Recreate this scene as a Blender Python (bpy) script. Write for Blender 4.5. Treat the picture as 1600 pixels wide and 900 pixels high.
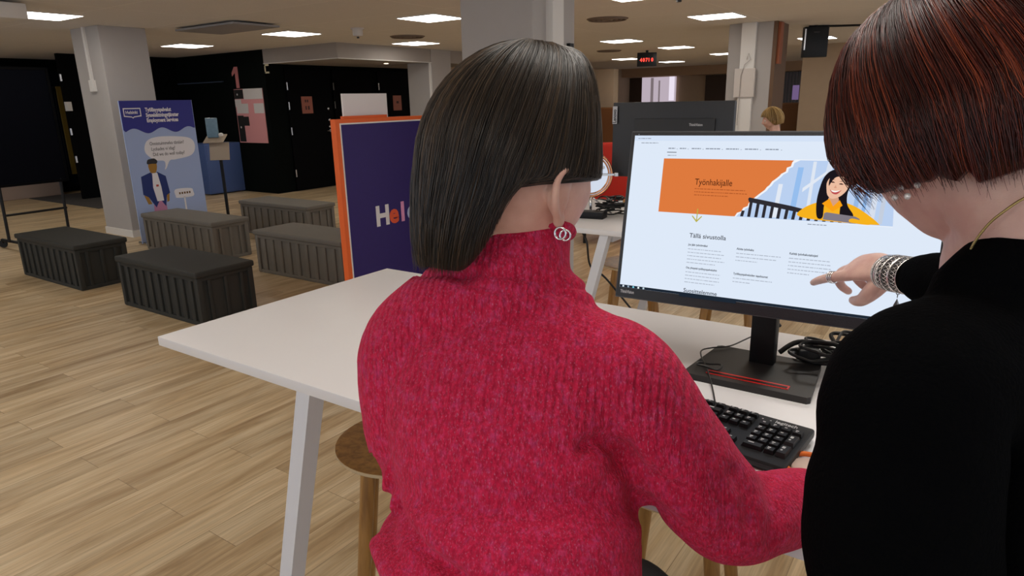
import bpy, bmesh, math, random
from math import sin, cos, pi, radians, sqrt, exp
from mathutils import Vector, Matrix, noise as mnoise
random.seed(7)
for _o in list(bpy.data.objects): bpy.data.objects.remove(_o)
C = bpy.context.scene.collection
SC = bpy.context.scene

# ---------------------------------------------------------------- camera (room axes: X along the table, Y away, Z up)
FPX, PITCH, ROLL, HC, YAW = 1050.0, radians(15.6), radians(1.3), 1.63, radians(34.6)
def _basis():
    fw = Vector((0, cos(PITCH), -sin(PITCH))); rt = Vector((1, 0, 0)); up = rt.cross(fw)
    r2 = cos(ROLL)*rt - sin(ROLL)*up; u2 = sin(ROLL)*rt + cos(ROLL)*up
    M = Matrix.Rotation(YAW, 3, 'Z')
    return M @ r2, M @ u2, M @ fw
RT, UP, FW = _basis()
CAM0 = Vector((0, 0, HC))
cd = bpy.data.cameras.new('camera'); cam = bpy.data.objects.new('camera', cd); C.objects.link(cam)
cd.sensor_width = 36.0; cd.lens = FPX/1600*36.0; cd.clip_start = 0.02; cd.clip_end = 200
cam.matrix_world = Matrix(((RT.x, UP.x, -FW.x, 0), (RT.y, UP.y, -FW.y, 0), (RT.z, UP.z, -FW.z, HC), (0, 0, 0, 1)))
SC.camera = cam
def at(px, py, k):
    "world point seen at pixel px,py, k metres along the optical axis"
    return CAM0 + (FW + RT*((px-800)/FPX) - UP*((py-450)/FPX))*k

# ---------------------------------------------------------------- world, exposure
SC.view_settings.view_transform = 'Standard'; SC.view_settings.look = 'None'
SC.view_settings.gamma = 1.0; SC.view_settings.use_curve_mapping = False
SC.view_settings.exposure = 0.0
w = bpy.data.worlds.new('world'); SC.world = w; w.use_nodes = True
w.node_tree.nodes['Background'].inputs[0].default_value = (0.80, 0.88, 1.0, 1)
w.node_tree.nodes['Background'].inputs[1].default_value = 1.0
PANEL_E = 10.5          # ceiling panels
ZC = 2.62              # ceiling height

# ---------------------------------------------------------------- materials
MATS = {}
def mat(name, col, rough=0.5, metal=0.0, emit=None, es=1.0, spec=0.5, var=0.0, vscale=8.0, bump=0.0, bscale=60.0, alpha=None, trans=0.0, sheen=0.0):
    if name in MATS: return MATS[name]
    m = bpy.data.materials.new(name); m.use_nodes = True; nt = m.node_tree; N = nt.nodes; L = nt.links
    b = N['Principled BSDF']
    c4 = (*col, 1)
    b.inputs['Base Color'].default_value = c4; b.inputs['Roughness'].default_value = rough
    b.inputs['Metallic'].default_value = metal; b.inputs['Specular IOR Level'].default_value = spec
    if trans: b.inputs['Transmission Weight'].default_value = trans
    if sheen: b.inputs['Sheen Weight'].default_value = sheen
    if emit is not None:
        b.inputs['Emission Color'].default_value = (*emit, 1); b.inputs['Emission Strength'].default_value = es
    tc = N.new('ShaderNodeTexCoord')
    if var:
        n = N.new('ShaderNodeTexNoise'); n.inputs['Scale'].default_value = vscale; n.inputs['Detail'].default_value = 6
        L.new(tc.outputs['Object'], n.inputs['Vector'])
        mx = N.new('ShaderNodeMix'); mx.data_type = 'RGBA'
        L.new(n.outputs['Fac'], mx.inputs[0])
        mx.inputs[6].default_value = tuple(min(1, c*(1-var)) for c in col)+(1,)
        mx.inputs[7].default_value = tuple(min(1, c*(1+var)) for c in col)+(1,)
        L.new(mx.outputs[2], b.inputs['Base Color'])
    if bump:
        n2 = N.new('ShaderNodeTexNoise'); n2.inputs['Scale'].default_value = bscale; n2.inputs['Detail'].default_value = 4
        L.new(tc.outputs['Object'], n2.inputs['Vector'])
        bp = N.new('ShaderNodeBump'); bp.inputs['Strength'].default_value = bump; bp.inputs['Distance'].default_value = 0.01
        L.new(n2.outputs['Fac'], bp.inputs['Height']); L.new(bp.outputs[0], b.inputs['Normal'])
    MATS[name] = m
    return m
def glow(name, col, s=1.0):
    if name in MATS: return MATS[name]
    m = bpy.data.materials.new(name); m.use_nodes = True; nt = m.node_tree
    for n in list(nt.nodes): nt.nodes.remove(n)
    e = nt.nodes.new('ShaderNodeEmission'); o = nt.nodes.new('ShaderNodeOutputMaterial')
    e.inputs[0].default_value = (*col, 1); e.inputs[1].default_value = s
    nt.links.new(e.outputs[0], o.inputs[0]); MATS[name] = m
    return m
def srgb(r, g, b):
    f = lambda c: (c/255/12.92) if c/255 <= 0.04045 else ((c/255+0.055)/1.055)**2.4
    return (f(r), f(g), f(b))

def ramp(N, L, fac, stops, interp='LINEAR'):
    r = N.new('ShaderNodeValToRGB'); cr = r.color_ramp; cr.interpolation = interp
    while len(cr.elements) < len(stops): cr.elements.new(0.5)
    for e, (p, c) in zip(cr.elements, stops): e.position = p; e.color = (*c, 1)
    L.new(fac, r.inputs[0]); return r.outputs[0]

def floor_mat():
    m = mat('oak_plank_vinyl', (0.4, 0.3, 0.2), 0.42); nt = m.node_tree; N = nt.nodes; L = nt.links; b = N['Principled BSDF']
    tc = N.new('ShaderNodeTexCoord')
    mp = N.new('ShaderNodeMapping'); mp.inputs['Rotation'].default_value = (0, 0, radians(90)); L.new(tc.outputs['Object'], mp.inputs['Vector'])
    br = N.new('ShaderNodeTexBrick'); br.inputs['Scale'].default_value = 1.0; br.inputs['Brick Width'].default_value = 1.22; br.inputs['Row Height'].default_value = 0.18
    br.inputs['Mortar Size'].default_value = 0.0012; br.offset = 0.37
    br.inputs['Color1'].default_value = (0.15, 0.15, 0.15, 1); br.inputs['Color2'].default_value = (0.85, 0.85, 0.85, 1); br.inputs['Mortar'].default_value = (0, 0, 0, 1)
    L.new(mp.outputs[0], br.inputs['Vector'])
    # cathedral grain, long along the plank (world Y), shifted per plank
    sep = N.new('ShaderNodeVectorMath'); sep.operation = 'MULTIPLY_ADD'
    L.new(br.outputs['Color'], sep.inputs[0]); sep.inputs[1].default_value = (7.3, 11.1, 3.0); L.new(tc.outputs['Object'], sep.inputs[2])
    m2 = N.new('ShaderNodeMapping'); m2.inputs['Scale'].default_value = (7.0, 0.75, 1); L.new(sep.outputs[0], m2.inputs['Vector'])
    n1 = N.new('ShaderNodeTexNoise'); n1.inputs['Scale'].default_value = 1.5; n1.inputs['Detail'].default_value = 5; n1.inputs['Roughness'].default_value = 0.55; n1.inputs['Distortion'].default_value = 0.6
    L.new(m2.outputs[0], n1.inputs['Vector'])
    m3 = N.new('ShaderNodeMapping'); m3.inputs['Scale'].default_value = (90, 3, 1); L.new(sep.outputs[0], m3.inputs['Vector'])
    n2 = N.new('ShaderNodeTexNoise'); n2.inputs['Scale'].default_value = 1.4; n2.inputs['Detail'].default_value = 3; L.new(m3.outputs[0], n2.inputs['Vector'])
    c1 = ramp(N, L, n1.outputs['Fac'], [(0.28, (0.37, 0.235, 0.110)), (0.47, (0.56, 0.41, 0.235)), (0.68, (0.72, 0.58, 0.38))])
    c2 = ramp(N, L, n2.outputs['Fac'], [(0.3, (0.78, 0.78, 0.78)), (0.7, (1.06, 1.06, 1.06))])
    mu = N.new('ShaderNodeMix'); mu.data_type = 'RGBA'; mu.blend_type = 'MULTIPLY'; mu.inputs[0].default_value = 1
    L.new(c1, mu.inputs[6]); L.new(c2, mu.inputs[7])
    c3 = ramp(N, L, br.outputs['Color'], [(0.0, (0.45, 0.4, 0.35)), (0.12, (0.90, 0.90, 0.90)), (0.9, (1.08, 1.07, 1.05))])
    mu2 = N.new('ShaderNodeMix'); mu2.data_type = 'RGBA'; mu2.blend_type = 'MULTIPLY'; mu2.inputs[0].default_value = 1
    L.new(mu.outputs[2], mu2.inputs[6]); L.new(c3, mu2.inputs[7]); L.new(mu2.outputs[2], b.inputs['Base Color'])
    return m
def ceiling_mat():
    m = mat('ceiling_tiles', (0.5, 0.45, 0.4), 0.9); nt = m.node_tree; N = nt.nodes; L = nt.links; b = N['Principled BSDF']
    tc = N.new('ShaderNodeTexCoord')
    br = N.new('ShaderNodeTexBrick'); br.inputs['Scale'].default_value = 1.0; br.inputs['Brick Width'].default_value = 2.4; br.inputs['Row Height'].default_value = 1.2; br.offset = 0
    br.inputs['Mortar Size'].default_value = 0.006
    br.inputs['Color1'].default_value = (*srgb(236, 230, 224), 1); br.inputs['Color2'].default_value = (*srgb(232, 226, 220), 1); br.inputs['Mortar'].default_value = (*srgb(252, 246, 240), 1)
    mp = N.new('ShaderNodeMapping'); mp.inputs['Location'].default_value = (0.3, 1.05, 0); L.new(tc.outputs['Object'], mp.inputs['Vector']); L.new(mp.outputs[0], br.inputs['Vector'])
    n = N.new('ShaderNodeTexNoise'); n.inputs['Scale'].default_value = 220; L.new(tc.outputs['Object'], n.inputs['Vector'])
    r = ramp(N, L, n.outputs['Fac'], [(0.35, (0.88, 0.88, 0.88)), (0.6, (1, 1, 1))])
    mu = N.new('ShaderNodeMix'); mu.data_type = 'RGBA'; mu.blend_type = 'MULTIPLY'; mu.inputs[0].default_value = 1
    L.new(br.outputs['Color'], mu.inputs[6]); L.new(r, mu.inputs[7]); L.new(mu.outputs[2], b.inputs['Base Color'])
    return m
def wood_mat(name, dark, light, sc=(30, 30, 2)):
    m = mat(name, light, 0.4); nt = m.node_tree; N = nt.nodes; L = nt.links; b = N['Principled BSDF']
    tc = N.new('ShaderNodeTexCoord'); mp = N.new('ShaderNodeMapping'); mp.inputs['Scale'].default_value = sc; L.new(tc.outputs['Object'], mp.inputs['Vector'])
    n = N.new('ShaderNodeTexNoise'); n.inputs['Scale'].default_value = 1.5; n.inputs['Detail'].default_value = 5; n.inputs['Distortion'].default_value = 0.8; L.new(mp.outputs[0], n.inputs['Vector'])
    L.new(ramp(N, L, n.outputs['Fac'], [(0.3, dark), (0.7, light)]), b.inputs['Base Color'])
    return m
def knit_mat():
    m = mat('heathered_crimson_wool', (0.5, 0.02, 0.08), 0.95, spec=0.15); nt = m.node_tree; N = nt.nodes; L = nt.links; b = N['Principled BSDF']
    b.inputs['Sheen Weight'].default_value = 0.18; b.inputs['Sheen Roughness'].default_value = 0.5; b.inputs['Sheen Tint'].default_value = (0.9, 0.3, 0.45, 1)
    tc = N.new('ShaderNodeTexCoord')
    n1 = N.new('ShaderNodeTexNoise'); n1.inputs['Scale'].default_value = 75; n1.inputs['Detail'].default_value = 6; n1.inputs['Roughness'].default_value = 0.7; L.new(tc.outputs['Object'], n1.inputs['Vector'])
    c1 = ramp(N, L, n1.outputs['Fac'], [(0.33, (0.50, 0.010, 0.050)), (0.5, (0.58, 0.018, 0.066)), (0.68, (0.60, 0.045, 0.15))])
    mp = N.new('ShaderNodeMapping'); mp.inputs['Scale'].default_value = (1.0, 1.0, 0.38); mp.inputs['Rotation'].default_value = (0.1, 0.1, 0); L.new(tc.outputs['Object'], mp.inputs['Vector'])
    n2 = N.new('ShaderNodeTexNoise'); n2.inputs['Scale'].default_value = 620; n2.inputs['Detail'].default_value = 2; L.new(mp.outputs[0], n2.inputs['Vector'])
    f2 = ramp(N, L, n2.outputs['Fac'], [(0.58, (0, 0, 0)), (0.76, (0.5, 0.5, 0.5))])
    n3 = N.new('ShaderNodeTexNoise'); n3.inputs['Scale'].default_value = 300; n3.inputs['Detail'].default_value = 3; L.new(mp.outputs[0], n3.inputs['Vector'])
    c3 = ramp(N, L, n3.outputs['Fac'], [(0.35, (0.76, 0.76, 0.76)), (0.65, (1.18, 1.18, 1.18))])
    mu = N.new('ShaderNodeMix'); mu.data_type = 'RGBA'; mu.blend_type = 'MULTIPLY'; mu.inputs[0].default_value = 1
    L.new(c1, mu.inputs[6]); L.new(c3, mu.inputs[7])
    mx = N.new('ShaderNodeMix'); mx.data_type = 'RGBA'; L.new(f2, mx.inputs[0]); L.new(mu.outputs[2], mx.inputs[6]); mx.inputs[7].default_value = (0.62, 0.26, 0.42, 1)
    L.new(mx.outputs[2], b.inputs['Base Color'])
    # ribs: narrow knit wales running down the garment, strongest on the yoke
    mr = N.new('ShaderNodeMapping'); mr.inputs['Rotation'].default_value = (0, 0, radians(-17)); L.new(tc.outputs['Object'], mr.inputs['Vector'])
    wv = N.new('ShaderNodeTexWave'); wv.bands_direction = 'X'; wv.inputs['Scale'].default_value = 36.0; wv.inputs['Distortion'].default_value = 0.5; wv.inputs['Detail'].default_value = 1; L.new(mr.outputs[0], wv.inputs['Vector'])
    sx = N.new('ShaderNodeSeparateXYZ'); L.new(tc.outputs['Object'], sx.inputs[0])
    mr2 = N.new('ShaderNodeMapRange'); mr2.inputs['From Min'].default_value = 1.23; mr2.inputs['From Max'].default_value = 1.30; L.new(sx.outputs['Z'], mr2.inputs['Value'])
    ml = N.new('ShaderNodeMath'); ml.operation = 'MULTIPLY'; L.new(wv.outputs['Fac'], ml.inputs[0]); L.new(mr2.outputs[0], ml.inputs[1])
    ad = N.new('ShaderNodeMath'); ad.operation = 'MULTIPLY_ADD'; L.new(ml.outputs[0], ad.inputs[0]); ad.inputs[1].default_value = 0.55; L.new(n3.outputs['Fac'], ad.inputs[2])
    bp = N.new('ShaderNodeBump'); bp.inputs['Strength'].default_value = 0.9; bp.inputs['Distance'].default_value = 0.004; L.new(ad.outputs[0], bp.inputs['Height'])
    L.new(bp.outputs[0], b.inputs['Normal'])
    return m
def skin_mat(name, a, c):
    m = mat(name, a, 0.5, spec=0.35); nt = m.node_tree; N = nt.nodes; L = nt.links; b = N['Principled BSDF']
    tc = N.new('ShaderNodeTexCoord'); n = N.new('ShaderNodeTexNoise'); n.inputs['Scale'].default_value = 22; n.inputs['Detail'].default_value = 5; L.new(tc.outputs['Object'], n.inputs['Vector'])
    L.new(ramp(N, L, n.outputs['Fac'], [(0.35, c), (0.62, a)]), b.inputs['Base Color'])
    b.inputs['Subsurface Weight'].default_value = 0.12; b.inputs['Subsurface Radius'].default_value = (0.01, 0.004, 0.002)
    n2 = N.new('ShaderNodeTexNoise'); n2.inputs['Scale'].default_value = 500; L.new(tc.outputs['Object'], n2.inputs['Vector'])
    bp = N.new('ShaderNodeBump'); bp.inputs['Strength'].default_value = 0.15; bp.inputs['Distance'].default_value = 0.002; L.new(n2.outputs['Fac'], bp.inputs['Height']); L.new(bp.outputs[0], b.inputs['Normal'])
    return m

M_floor = floor_mat(); M_ceil = ceiling_mat()
M_wallgrey = mat('grey_plaster', srgb(160, 152, 146), 0.85, var=0.04, bump=0.05)
M_pillar = mat('pillar_paint', srgb(176, 171, 168), 0.8, var=0.03, bump=0.05)
M_beige = mat('beige_wall', srgb(172, 150, 126), 0.85, var=0.05)
M_black = mat('black_wall_panel', (0.0030, 0.0042, 0.0038), 0.85, spec=0.06, var=0.25)
M_blackdoor = mat('black_door_leaf', (0.0025, 0.0025, 0.003), 0.7, spec=0.06)
M_trim = mat('white_trim', srgb(225, 222, 218), 0.6)
M_white = mat('white_laminate', srgb(232, 230, 231), 0.35, var=0.01, spec=0.4)
M_legwhite = mat('white_powder_coat', srgb(222, 224, 230), 0.4)
M_birch = wood_mat('stool_birch', srgb(128, 88, 42), srgb(176, 130, 70))
M_ply = mat('ply_edge', srgb(205, 185, 150), 0.5)
M_benchp = mat('bench_grey_plastic', srgb(52, 52, 49), 0.6, var=0.06, bump=0.15, bscale=220, spec=0.22)
M_benchg = mat('bench_light_grey_plastic', srgb(114, 109, 101), 0.6, var=0.05, bump=0.15, bscale=220, spec=0.3)
M_blk = mat('black_plastic', (0.006, 0.006, 0.007), 0.45, spec=0.3)
M_blk2 = mat('charcoal_plastic', srgb(34, 35, 39), 0.45, bump=0.08, bscale=300)
M_base = mat('monitor_base_metal', srgb(40, 38, 38), 0.45, spec=0.4)
M_cable = mat('cable_rubber', (0.006, 0.006, 0.006), 0.4)
M_steel = mat('silver_steel', (0.62, 0.62, 0.62), 0.25, metal=1.0)
M_chrome = mat('chrome', (0.75, 0.75, 0.76), 0.12, metal=1.0)
M_panel = mat('light_diffuser', (0.9, 0.9, 0.9), 0.5, emit=(1.0, 0.95, 0.88), es=PANEL_E)
M_panelframe = mat('light_frame_white', srgb(214, 208, 200), 0.5)
M_orange = mat('orange_board', srgb(232, 100, 30), 0.55)
M_navy = mat('navy_board', srgb(38, 14, 98), 0.6, var=0.12, vscale=30)
M_red = mat('red_slot', srgb(200, 30, 25), 0.4)
M_cream = mat('cream_print', srgb(238, 232, 222), 0.6)

# ---------------------------------------------------------------- mesh helpers
class MB:
    "collects shapes, then links them as ONE mesh object"
    def __init__(s): s.v = []; s.f = []; s.m = []
    def add(s, vs, fs, mi=0):
        o = len(s.v); s.v += [tuple(v) for v in vs]; s.f += [tuple(i+o for i in f) for f in fs]; s.m += [mi]*len(fs); return s
    def box(s, c, d, rot=None, mi=0, bev=0.0, seg=2):
        bm = bmesh.new(); bmesh.ops.create_cube(bm, size=1.0)
        for v in bm.verts: v.co = Vector((v.co.x*d[0], v.co.y*d[1], v.co.z*d[2]))
        if bev > 0: bmesh.ops.bevel(bm, geom=list(bm.edges), offset=min(bev, min(d)*0.45), segments=seg, affect='EDGES', profile=0.6)
        R = rot.to_4x4() if rot is not None else Matrix.Identity(4)
        T = Matrix.Translation(Vector(c)) @ R
        bm.verts.index_update()
        s.add([T @ v.co for v in bm.verts], [[v.index for v in f.verts] for f in bm.faces], mi); bm.free(); return s
    def box2(s, a, b, mi=0, bev=0.0):
        return s.box([(a[i]+b[i])/2 for i in range(3)], [abs(b[i]-a[i]) for i in range(3)], None, mi, bev)
    def tube(s, pts, r, seg=10, mi=0, cap=True, r2=None, ref=None):
        "tube along pts; r number or list; r2 second radius (elliptic) with ref giving the direction of r"
        P = [Vector(p) for p in pts]; n = len(P)
        R = list(r) if hasattr(r, '__len__') else [r]*n
        R2 = (list(r2) if hasattr(r2, '__len__') else [r2]*n) if r2 is not None else R
        T = []
        for i in range(n):
            t = (P[min(i+1, n-1)] - P[max(i-1, 0)]); T.append(t.normalized() if t.length > 1e-9 else Vector((0, 0, 1)))
        a = Vector(ref) if ref is not None else (Vector((0, 0, 1)) if abs(T[0].z) < 0.9 else Vector((1, 0, 0)))
        vs = []; fs = []
        for i in range(n):
            a = a - T[i]*a.dot(T[i])
            if a.length < 1e-6: a = T[i].orthogonal()
            a.normalize(); b = T[i].cross(a)
            for k in range(seg):
                th = 2*pi*k/seg; vs.append(P[i] + a*(R[i]*cos(th)) + b*(R2[i]*sin(th)))
            if ref is not None: a = Vector(ref)
        for i in range(n-1):
            for k in range(seg):
                k2 = (k+1) % seg; fs.append((i*seg+k, i*seg+k2, (i+1)*seg+k2, (i+1)*seg+k))
        if cap:
            fs.append(tuple(range(seg-1, -1, -1))); fs.append(tuple((n-1)*seg+k for k in range(seg)))
        return s.add(vs, fs, mi)
    def limb(s, pts, r, seg=16, mi=0, r2=None, ref=None, dens=6):
        "tube with rounded ends through a smooth spline"
        n = len(pts); R = list(r) if hasattr(r, '__len__') else [r]*n
        R2 = (list(r2) if hasattr(r2, '__len__') else [r2]*n) if r2 is not None else None
        q = spline([list(p)+[R[i], (R2[i] if R2 else R[i])] for i, p in enumerate(pts)], dens)
        P = [Vector(a[:3]) for a in q]; A = [a[3] for a in q]; B = [a[4] for a in q]
        t0 = (P[0]-P[1]).normalized(); t1 = (P[-1]-P[-2]).normalized()
        pre = []; post = []
        for e in (90, 70, 50, 25):
            pre.append((P[0]+t0*(min(A[0], B[0])*sin(radians(e))), A[0]*max(0.02, cos(radians(e))), B[0]*max(0.02, cos(radians(e)))))
        for e in (25, 50, 70, 90):
            post.append((P[-1]+t1*(min(A[-1], B[-1])*sin(radians(e))), A[-1]*max(0.02, cos(radians(e))), B[-1]*max(0.02, cos(radians(e)))))
        P = [x[0] for x in pre]+P+[x[0] for x in post]; A = [x[1] for x in pre]+A+[x[1] for x in post]; B = [x[2] for x in pre]+B+[x[2] for x in post]
        return s.tube(P, A, seg, mi, True, B, ref)
    def ball(s, c, r, mi=0, nu=24, nv=14, M=None):
        r = r if hasattr(r, '__len__') else (r, r, r); vs = []; fs = []
        for j in range(nv+1):
            e = -pi/2+pi*j/nv
            for i in range(nu):
                a = 2*pi*i/nu; p = Vector((r[0]*cos(e)*cos(a), r[1]*cos(e)*sin(a), r[2]*sin(e)))
                vs.append(Vector(c)+(M @ p if M is not None else p))
        for j in range(nv):
            for i in range(nu):
                fs.append((j*nu+i, j*nu+(i+1) % nu, (j+1)*nu+(i+1) % nu, (j+1)*nu+i))
        return s.add(vs, fs, mi)
    def lathe(s, prof, c=(0, 0, 0), seg=32, mi=0, M=None, cap=True):
        vs = []; fs = []; n = len(prof)
        for (r, z) in prof:
            for k in range(seg):
                th = 2*pi*k/seg; p = Vector((r*cos(th), r*sin(th), z)); vs.append(Vector(c)+(M @ p if M is not None else p))
        for i in range(n-1):
            for k in range(seg):
                k2 = (k+1) % seg; fs.append((i*seg+k, i*seg+k2, (i+1)*seg+k2, (i+1)*seg+k))
        if cap: fs.append(tuple(range(seg-1, -1, -1))); fs.append(tuple((n-1)*seg+k for k in range(seg)))
        return s.add(vs, fs, mi)
    def torus(s, c, R, r, M=None, seg=40, sg=10, mi=0, sy=1.0):
        pts = []
        vs = []; fs = []
        for i in range(seg):
            a = 2*pi*i/seg
            for k in range(sg):
                b = 2*pi*k/sg; p = Vector(((R+r*cos(b))*cos(a), (R*sy+r*cos(b))*sin(a), r*sin(b))); vs.append(Vector(c)+(M @ p if M is not None else p))
        for i in range(seg):
            for k in range(sg):
                fs.append((i*sg+k, ((i+1) % seg)*sg+k, ((i+1) % seg)*sg+(k+1) % sg, i*sg+(k+1) % sg))
        return s.add(vs, fs, mi)
    def prism(s, poly, o, u, v, t, mi=0):
        "flat polygon poly (2D) at origin o, axes u,v, thickness t along u x v"
        o = Vector(o); u = Vector(u); v = Vector(v); n = u.cross(v).normalized(); k = len(poly)
        a = [o+u*p[0]+v*p[1]+n*t for p in poly]; b = [o+u*p[0]+v*p[1] for p in poly]
        fs = [tuple(range(k)), tuple(range(2*k-1, k-1, -1))]+[(i, i+k, (i+1) % k+k, (i+1) % k) for i in range(k)]
        return s.add(a+b, fs, mi)
    def build(s, name, mats, parent=None, smooth=False, ang=None, loc=None):
        me = bpy.data.meshes.new(name); me.from_pydata(s.v, [], s.f)
        for m in (mats if isinstance(mats, (list, tuple)) else [mats]): me.materials.append(m)
        for p, mi in zip(me.polygons, s.m): p.material_index = mi
        bm = bmesh.new(); bm.from_mesh(me); bmesh.ops.recalc_face_normals(bm, faces=bm.faces); bm.to_mesh(me); bm.free()
        if smooth:
            me.polygons.foreach_set('use_smooth', [True]*len(me.polygons))
            if ang: me.set_sharp_from_angle(angle=radians(ang))
        o = bpy.data.objects.new(name, me); C.objects.link(o)
        if parent: o.parent = parent
        if loc: o.location = loc
        return o
def spline(P, dens=6):
    "Catmull-Rom through lists of any dimension"
    n = len(P)
    if n < 3:
        return [[P[0][k]+(P[1][k]-P[0][k])*i/dens for k in range(len(P[0]))] for i in range(dens+1)]
    out = []
    for i in range(n-1):
        p0 = P[max(i-1, 0)]; p1 = P[i]; p2 = P[i+1]; p3 = P[min(i+2, n-1)]
        for j in range(dens):
            t = j/dens
            out.append([0.5*((2*p1[k])+(-p0[k]+p2[k])*t+(2*p0[k]-5*p1[k]+4*p2[k]-p3[k])*t*t+(-p0[k]+3*p1[k]-3*p2[k]+p3[k])*t**3) for k in range(len(p1))])
    out.append(list(P[-1])); return out
def tag(o, label=None, cat=None, group=None, kind=None):
    if label: o['label'] = label
    if cat: o['category'] = cat
    if group: o['group'] = group
    if kind: o['kind'] = kind
    return o
def thing(name, label, cat, loc=(0, 0, 0), rz=0.0, group=None, kind=None):
    o = bpy.data.objects.new(name, None); C.objects.link(o); o.empty_display_size = 0.1
    o.location = loc; o.rotation_euler = (0, 0, rz); return tag(o, label, cat, group, kind)
def copy_tree(o, parent=None):
    c = o.copy(); C.objects.link(c)
    if parent: c.parent = parent
    for ch in list(o.children): copy_tree(ch, c)
    return c
def struct(o): o['kind'] = 'structure'; return o
def remesh(mb, name, mats, parent, voxel=0.003, smooth=6, fac=0.5, disp=None):
    "fuse overlapping closed shapes into one continuous skin"
    o = mb.build('tmp', mats[0] if isinstance(mats, (list, tuple)) else mats)
    r = o.modifiers.new('r', 'REMESH'); r.mode = 'VOXEL'; r.voxel_size = voxel; r.use_smooth_shade = True
    if smooth:
        s = o.modifiers.new('s', 'SMOOTH'); s.iterations = smooth; s.factor = fac
    dg = bpy.context.evaluated_depsgraph_get(); dg.update()
    me = bpy.data.meshes.new_from_object(o.evaluated_get(dg)); me.name = name
    bpy.data.objects.remove(o)
    if disp:
        me.update()
        nr = [v.normal.copy() for v in me.vertices]
        for v, nn in zip(me.vertices, nr):
            d = disp(v.co); v.co = v.co + nn*d if not isinstance(d, Vector) else v.co + d
    me.materials.clear()
    for m in (mats if isinstance(mats, (list, tuple)) else [mats]): me.materials.append(m)
    me.polygons.foreach_set('use_smooth', [True]*len(me.polygons))
    q = bpy.data.objects.new(name, me); C.objects.link(q); q.parent = parent
    if parent: q.matrix_parent_inverse = Matrix.Identity(4)
    return q
_dg_text = []
def text(body, size, m, o, u, v, parent, name='lettering', ext=0.0004, bold=0.0, align='LEFT', sx=1.0):
    "flat lettering lying on the plane spanned by u (reading direction) and v (up)"
    cu = bpy.data.curves.new('t', 'FONT'); cu.body = body; cu.size = 1.0; cu.extrude = ext/size; cu.offset = bold/size; cu.align_x = align; cu.resolution_u = 3
    t = bpy.data.objects.new('t', cu); C.objects.link(t)
    dg = bpy.context.evaluated_depsgraph_get(); dg.update()
    me = bpy.data.meshes.new_from_object(t.evaluated_get(dg)); bpy.data.objects.remove(t)
    u = Vector(u).normalized(); v = Vector(v).normalized(); n = u.cross(v); o = Vector(o)
    for q in me.vertices: q.co = o+u*(q.co.x*sx*size)+v*(q.co.y*size)+n*(q.co.z*size+ext)
    me.materials.clear(); me.materials.append(m); me.name = name
    q = bpy.data.objects.new(name, me); C.objects.link(q)
    if parent: q.parent = parent
    return q
def smooth_poly(pts, dens=5):
    n = len(pts); P = [pts[(i-1) % n] for i in range(n+3)]; out = []
    for i in range(1, n+1):
        p0, p1, p2, p3 = P[i-1], P[i], P[i+1], P[(i+2) % len(P)]
        for j in range(dens):
            t = j/dens
            out.append(tuple(0.5*((2*p1[k])+(-p0[k]+p2[k])*t+(2*p0[k]-5*p1[k]+4*p2[k]-p3[k])*t*t+(-p0[k]+3*p1[k]-3*p2[k]+p3[k])*t**3) for k in (0, 1)))
    return out
X, Y, Z = Vector((1, 0, 0)), Vector((0, 1, 0)), Vector((0, 0, 1))
# ================================================================ THE SETTING
struct(MB().box2((-17, -4, -0.05), (5, 26, 0)).build('floor', M_floor))
struct(MB().box2((-17, -4, ZC), (5, 26, ZC+0.05)).build('ceiling', M_ceil))
M_mat = mat('grey_entrance_mat', srgb(70, 66, 64), 0.95, bump=0.3, bscale=300)
tag(MB().box2((-15.05, 5.45, 0), (-12.3, 7.05, 0.008)).build('entrance_mat', M_mat), 'dark grey entrance mat on the floor behind the left pillar', 'mat')
# left entrance: dark glazed wall with frames
wl = struct(MB().box2((-15.8, -4, 0), (-15.65, 8.3, ZC)).build('wall_left', M_black))
M_darkglass = mat('dark_glass', (0.004, 0.006, 0.012), 0.12, spec=0.6)
wg = struct(MB().box2((-15.65, 2.0, 0.05), (-15.60, 7.6, 2.45)).build('window_1', M_darkglass))
fr = MB()
for y in (2.0, 3.4, 4.8, 6.2, 7.6): fr.box2((-15.64, y-0.04, 0), (-15.55, y+0.04, 2.5))
fr.box2((-15.64, 2, 2.42), (-15.55, 7.6, 2.5)); fr.box2((-15.64, 2, 0.0), (-15.55, 7.6, 0.1)); fr.box2((-15.64, 2, 2.0), (-15.55, 7.6, 2.06))
fr.build('window_frame', M_blackdoor, wg)
M_ochre = mat('ochre_reflection', srgb(120, 96, 30), 0.6)
for y in (6.55, 6.95): MB().box2((-15.56, y-0.045, 0.35), (-15.52, y+0.045, 2.1)).build('ochre_reflection', M_ochre, wg)  # ochre bars paint the reflection of distant lit areas in the dark glazing
tag(MB().box2((-15.5, 3.6, 0.0), (-15.1, 6.1, 0.55), bev=0.02).build('low_cabinet', mat('low_beige', srgb(150, 130, 118), 0.7)), 'low beige cabinet against the dark glazing at far left', 'cabinet')
lf = struct(MB().box2((-13.95, 5.92, 0), (-13.86, 8.13, ZC)).build('wall_entrance', M_blackdoor))
MB().box2((-13.88, 5.90, 1.62), (-13.78, 5.98, 1.78)).build('switch_plate', M_trim, lf)
for z in (1.25, 0.75, 2.2): MB().box2((-13.87, 5.895, z-0.06), (-13.84, 5.925, z+0.06)).build('hinge', M_steel, lf)
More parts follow.
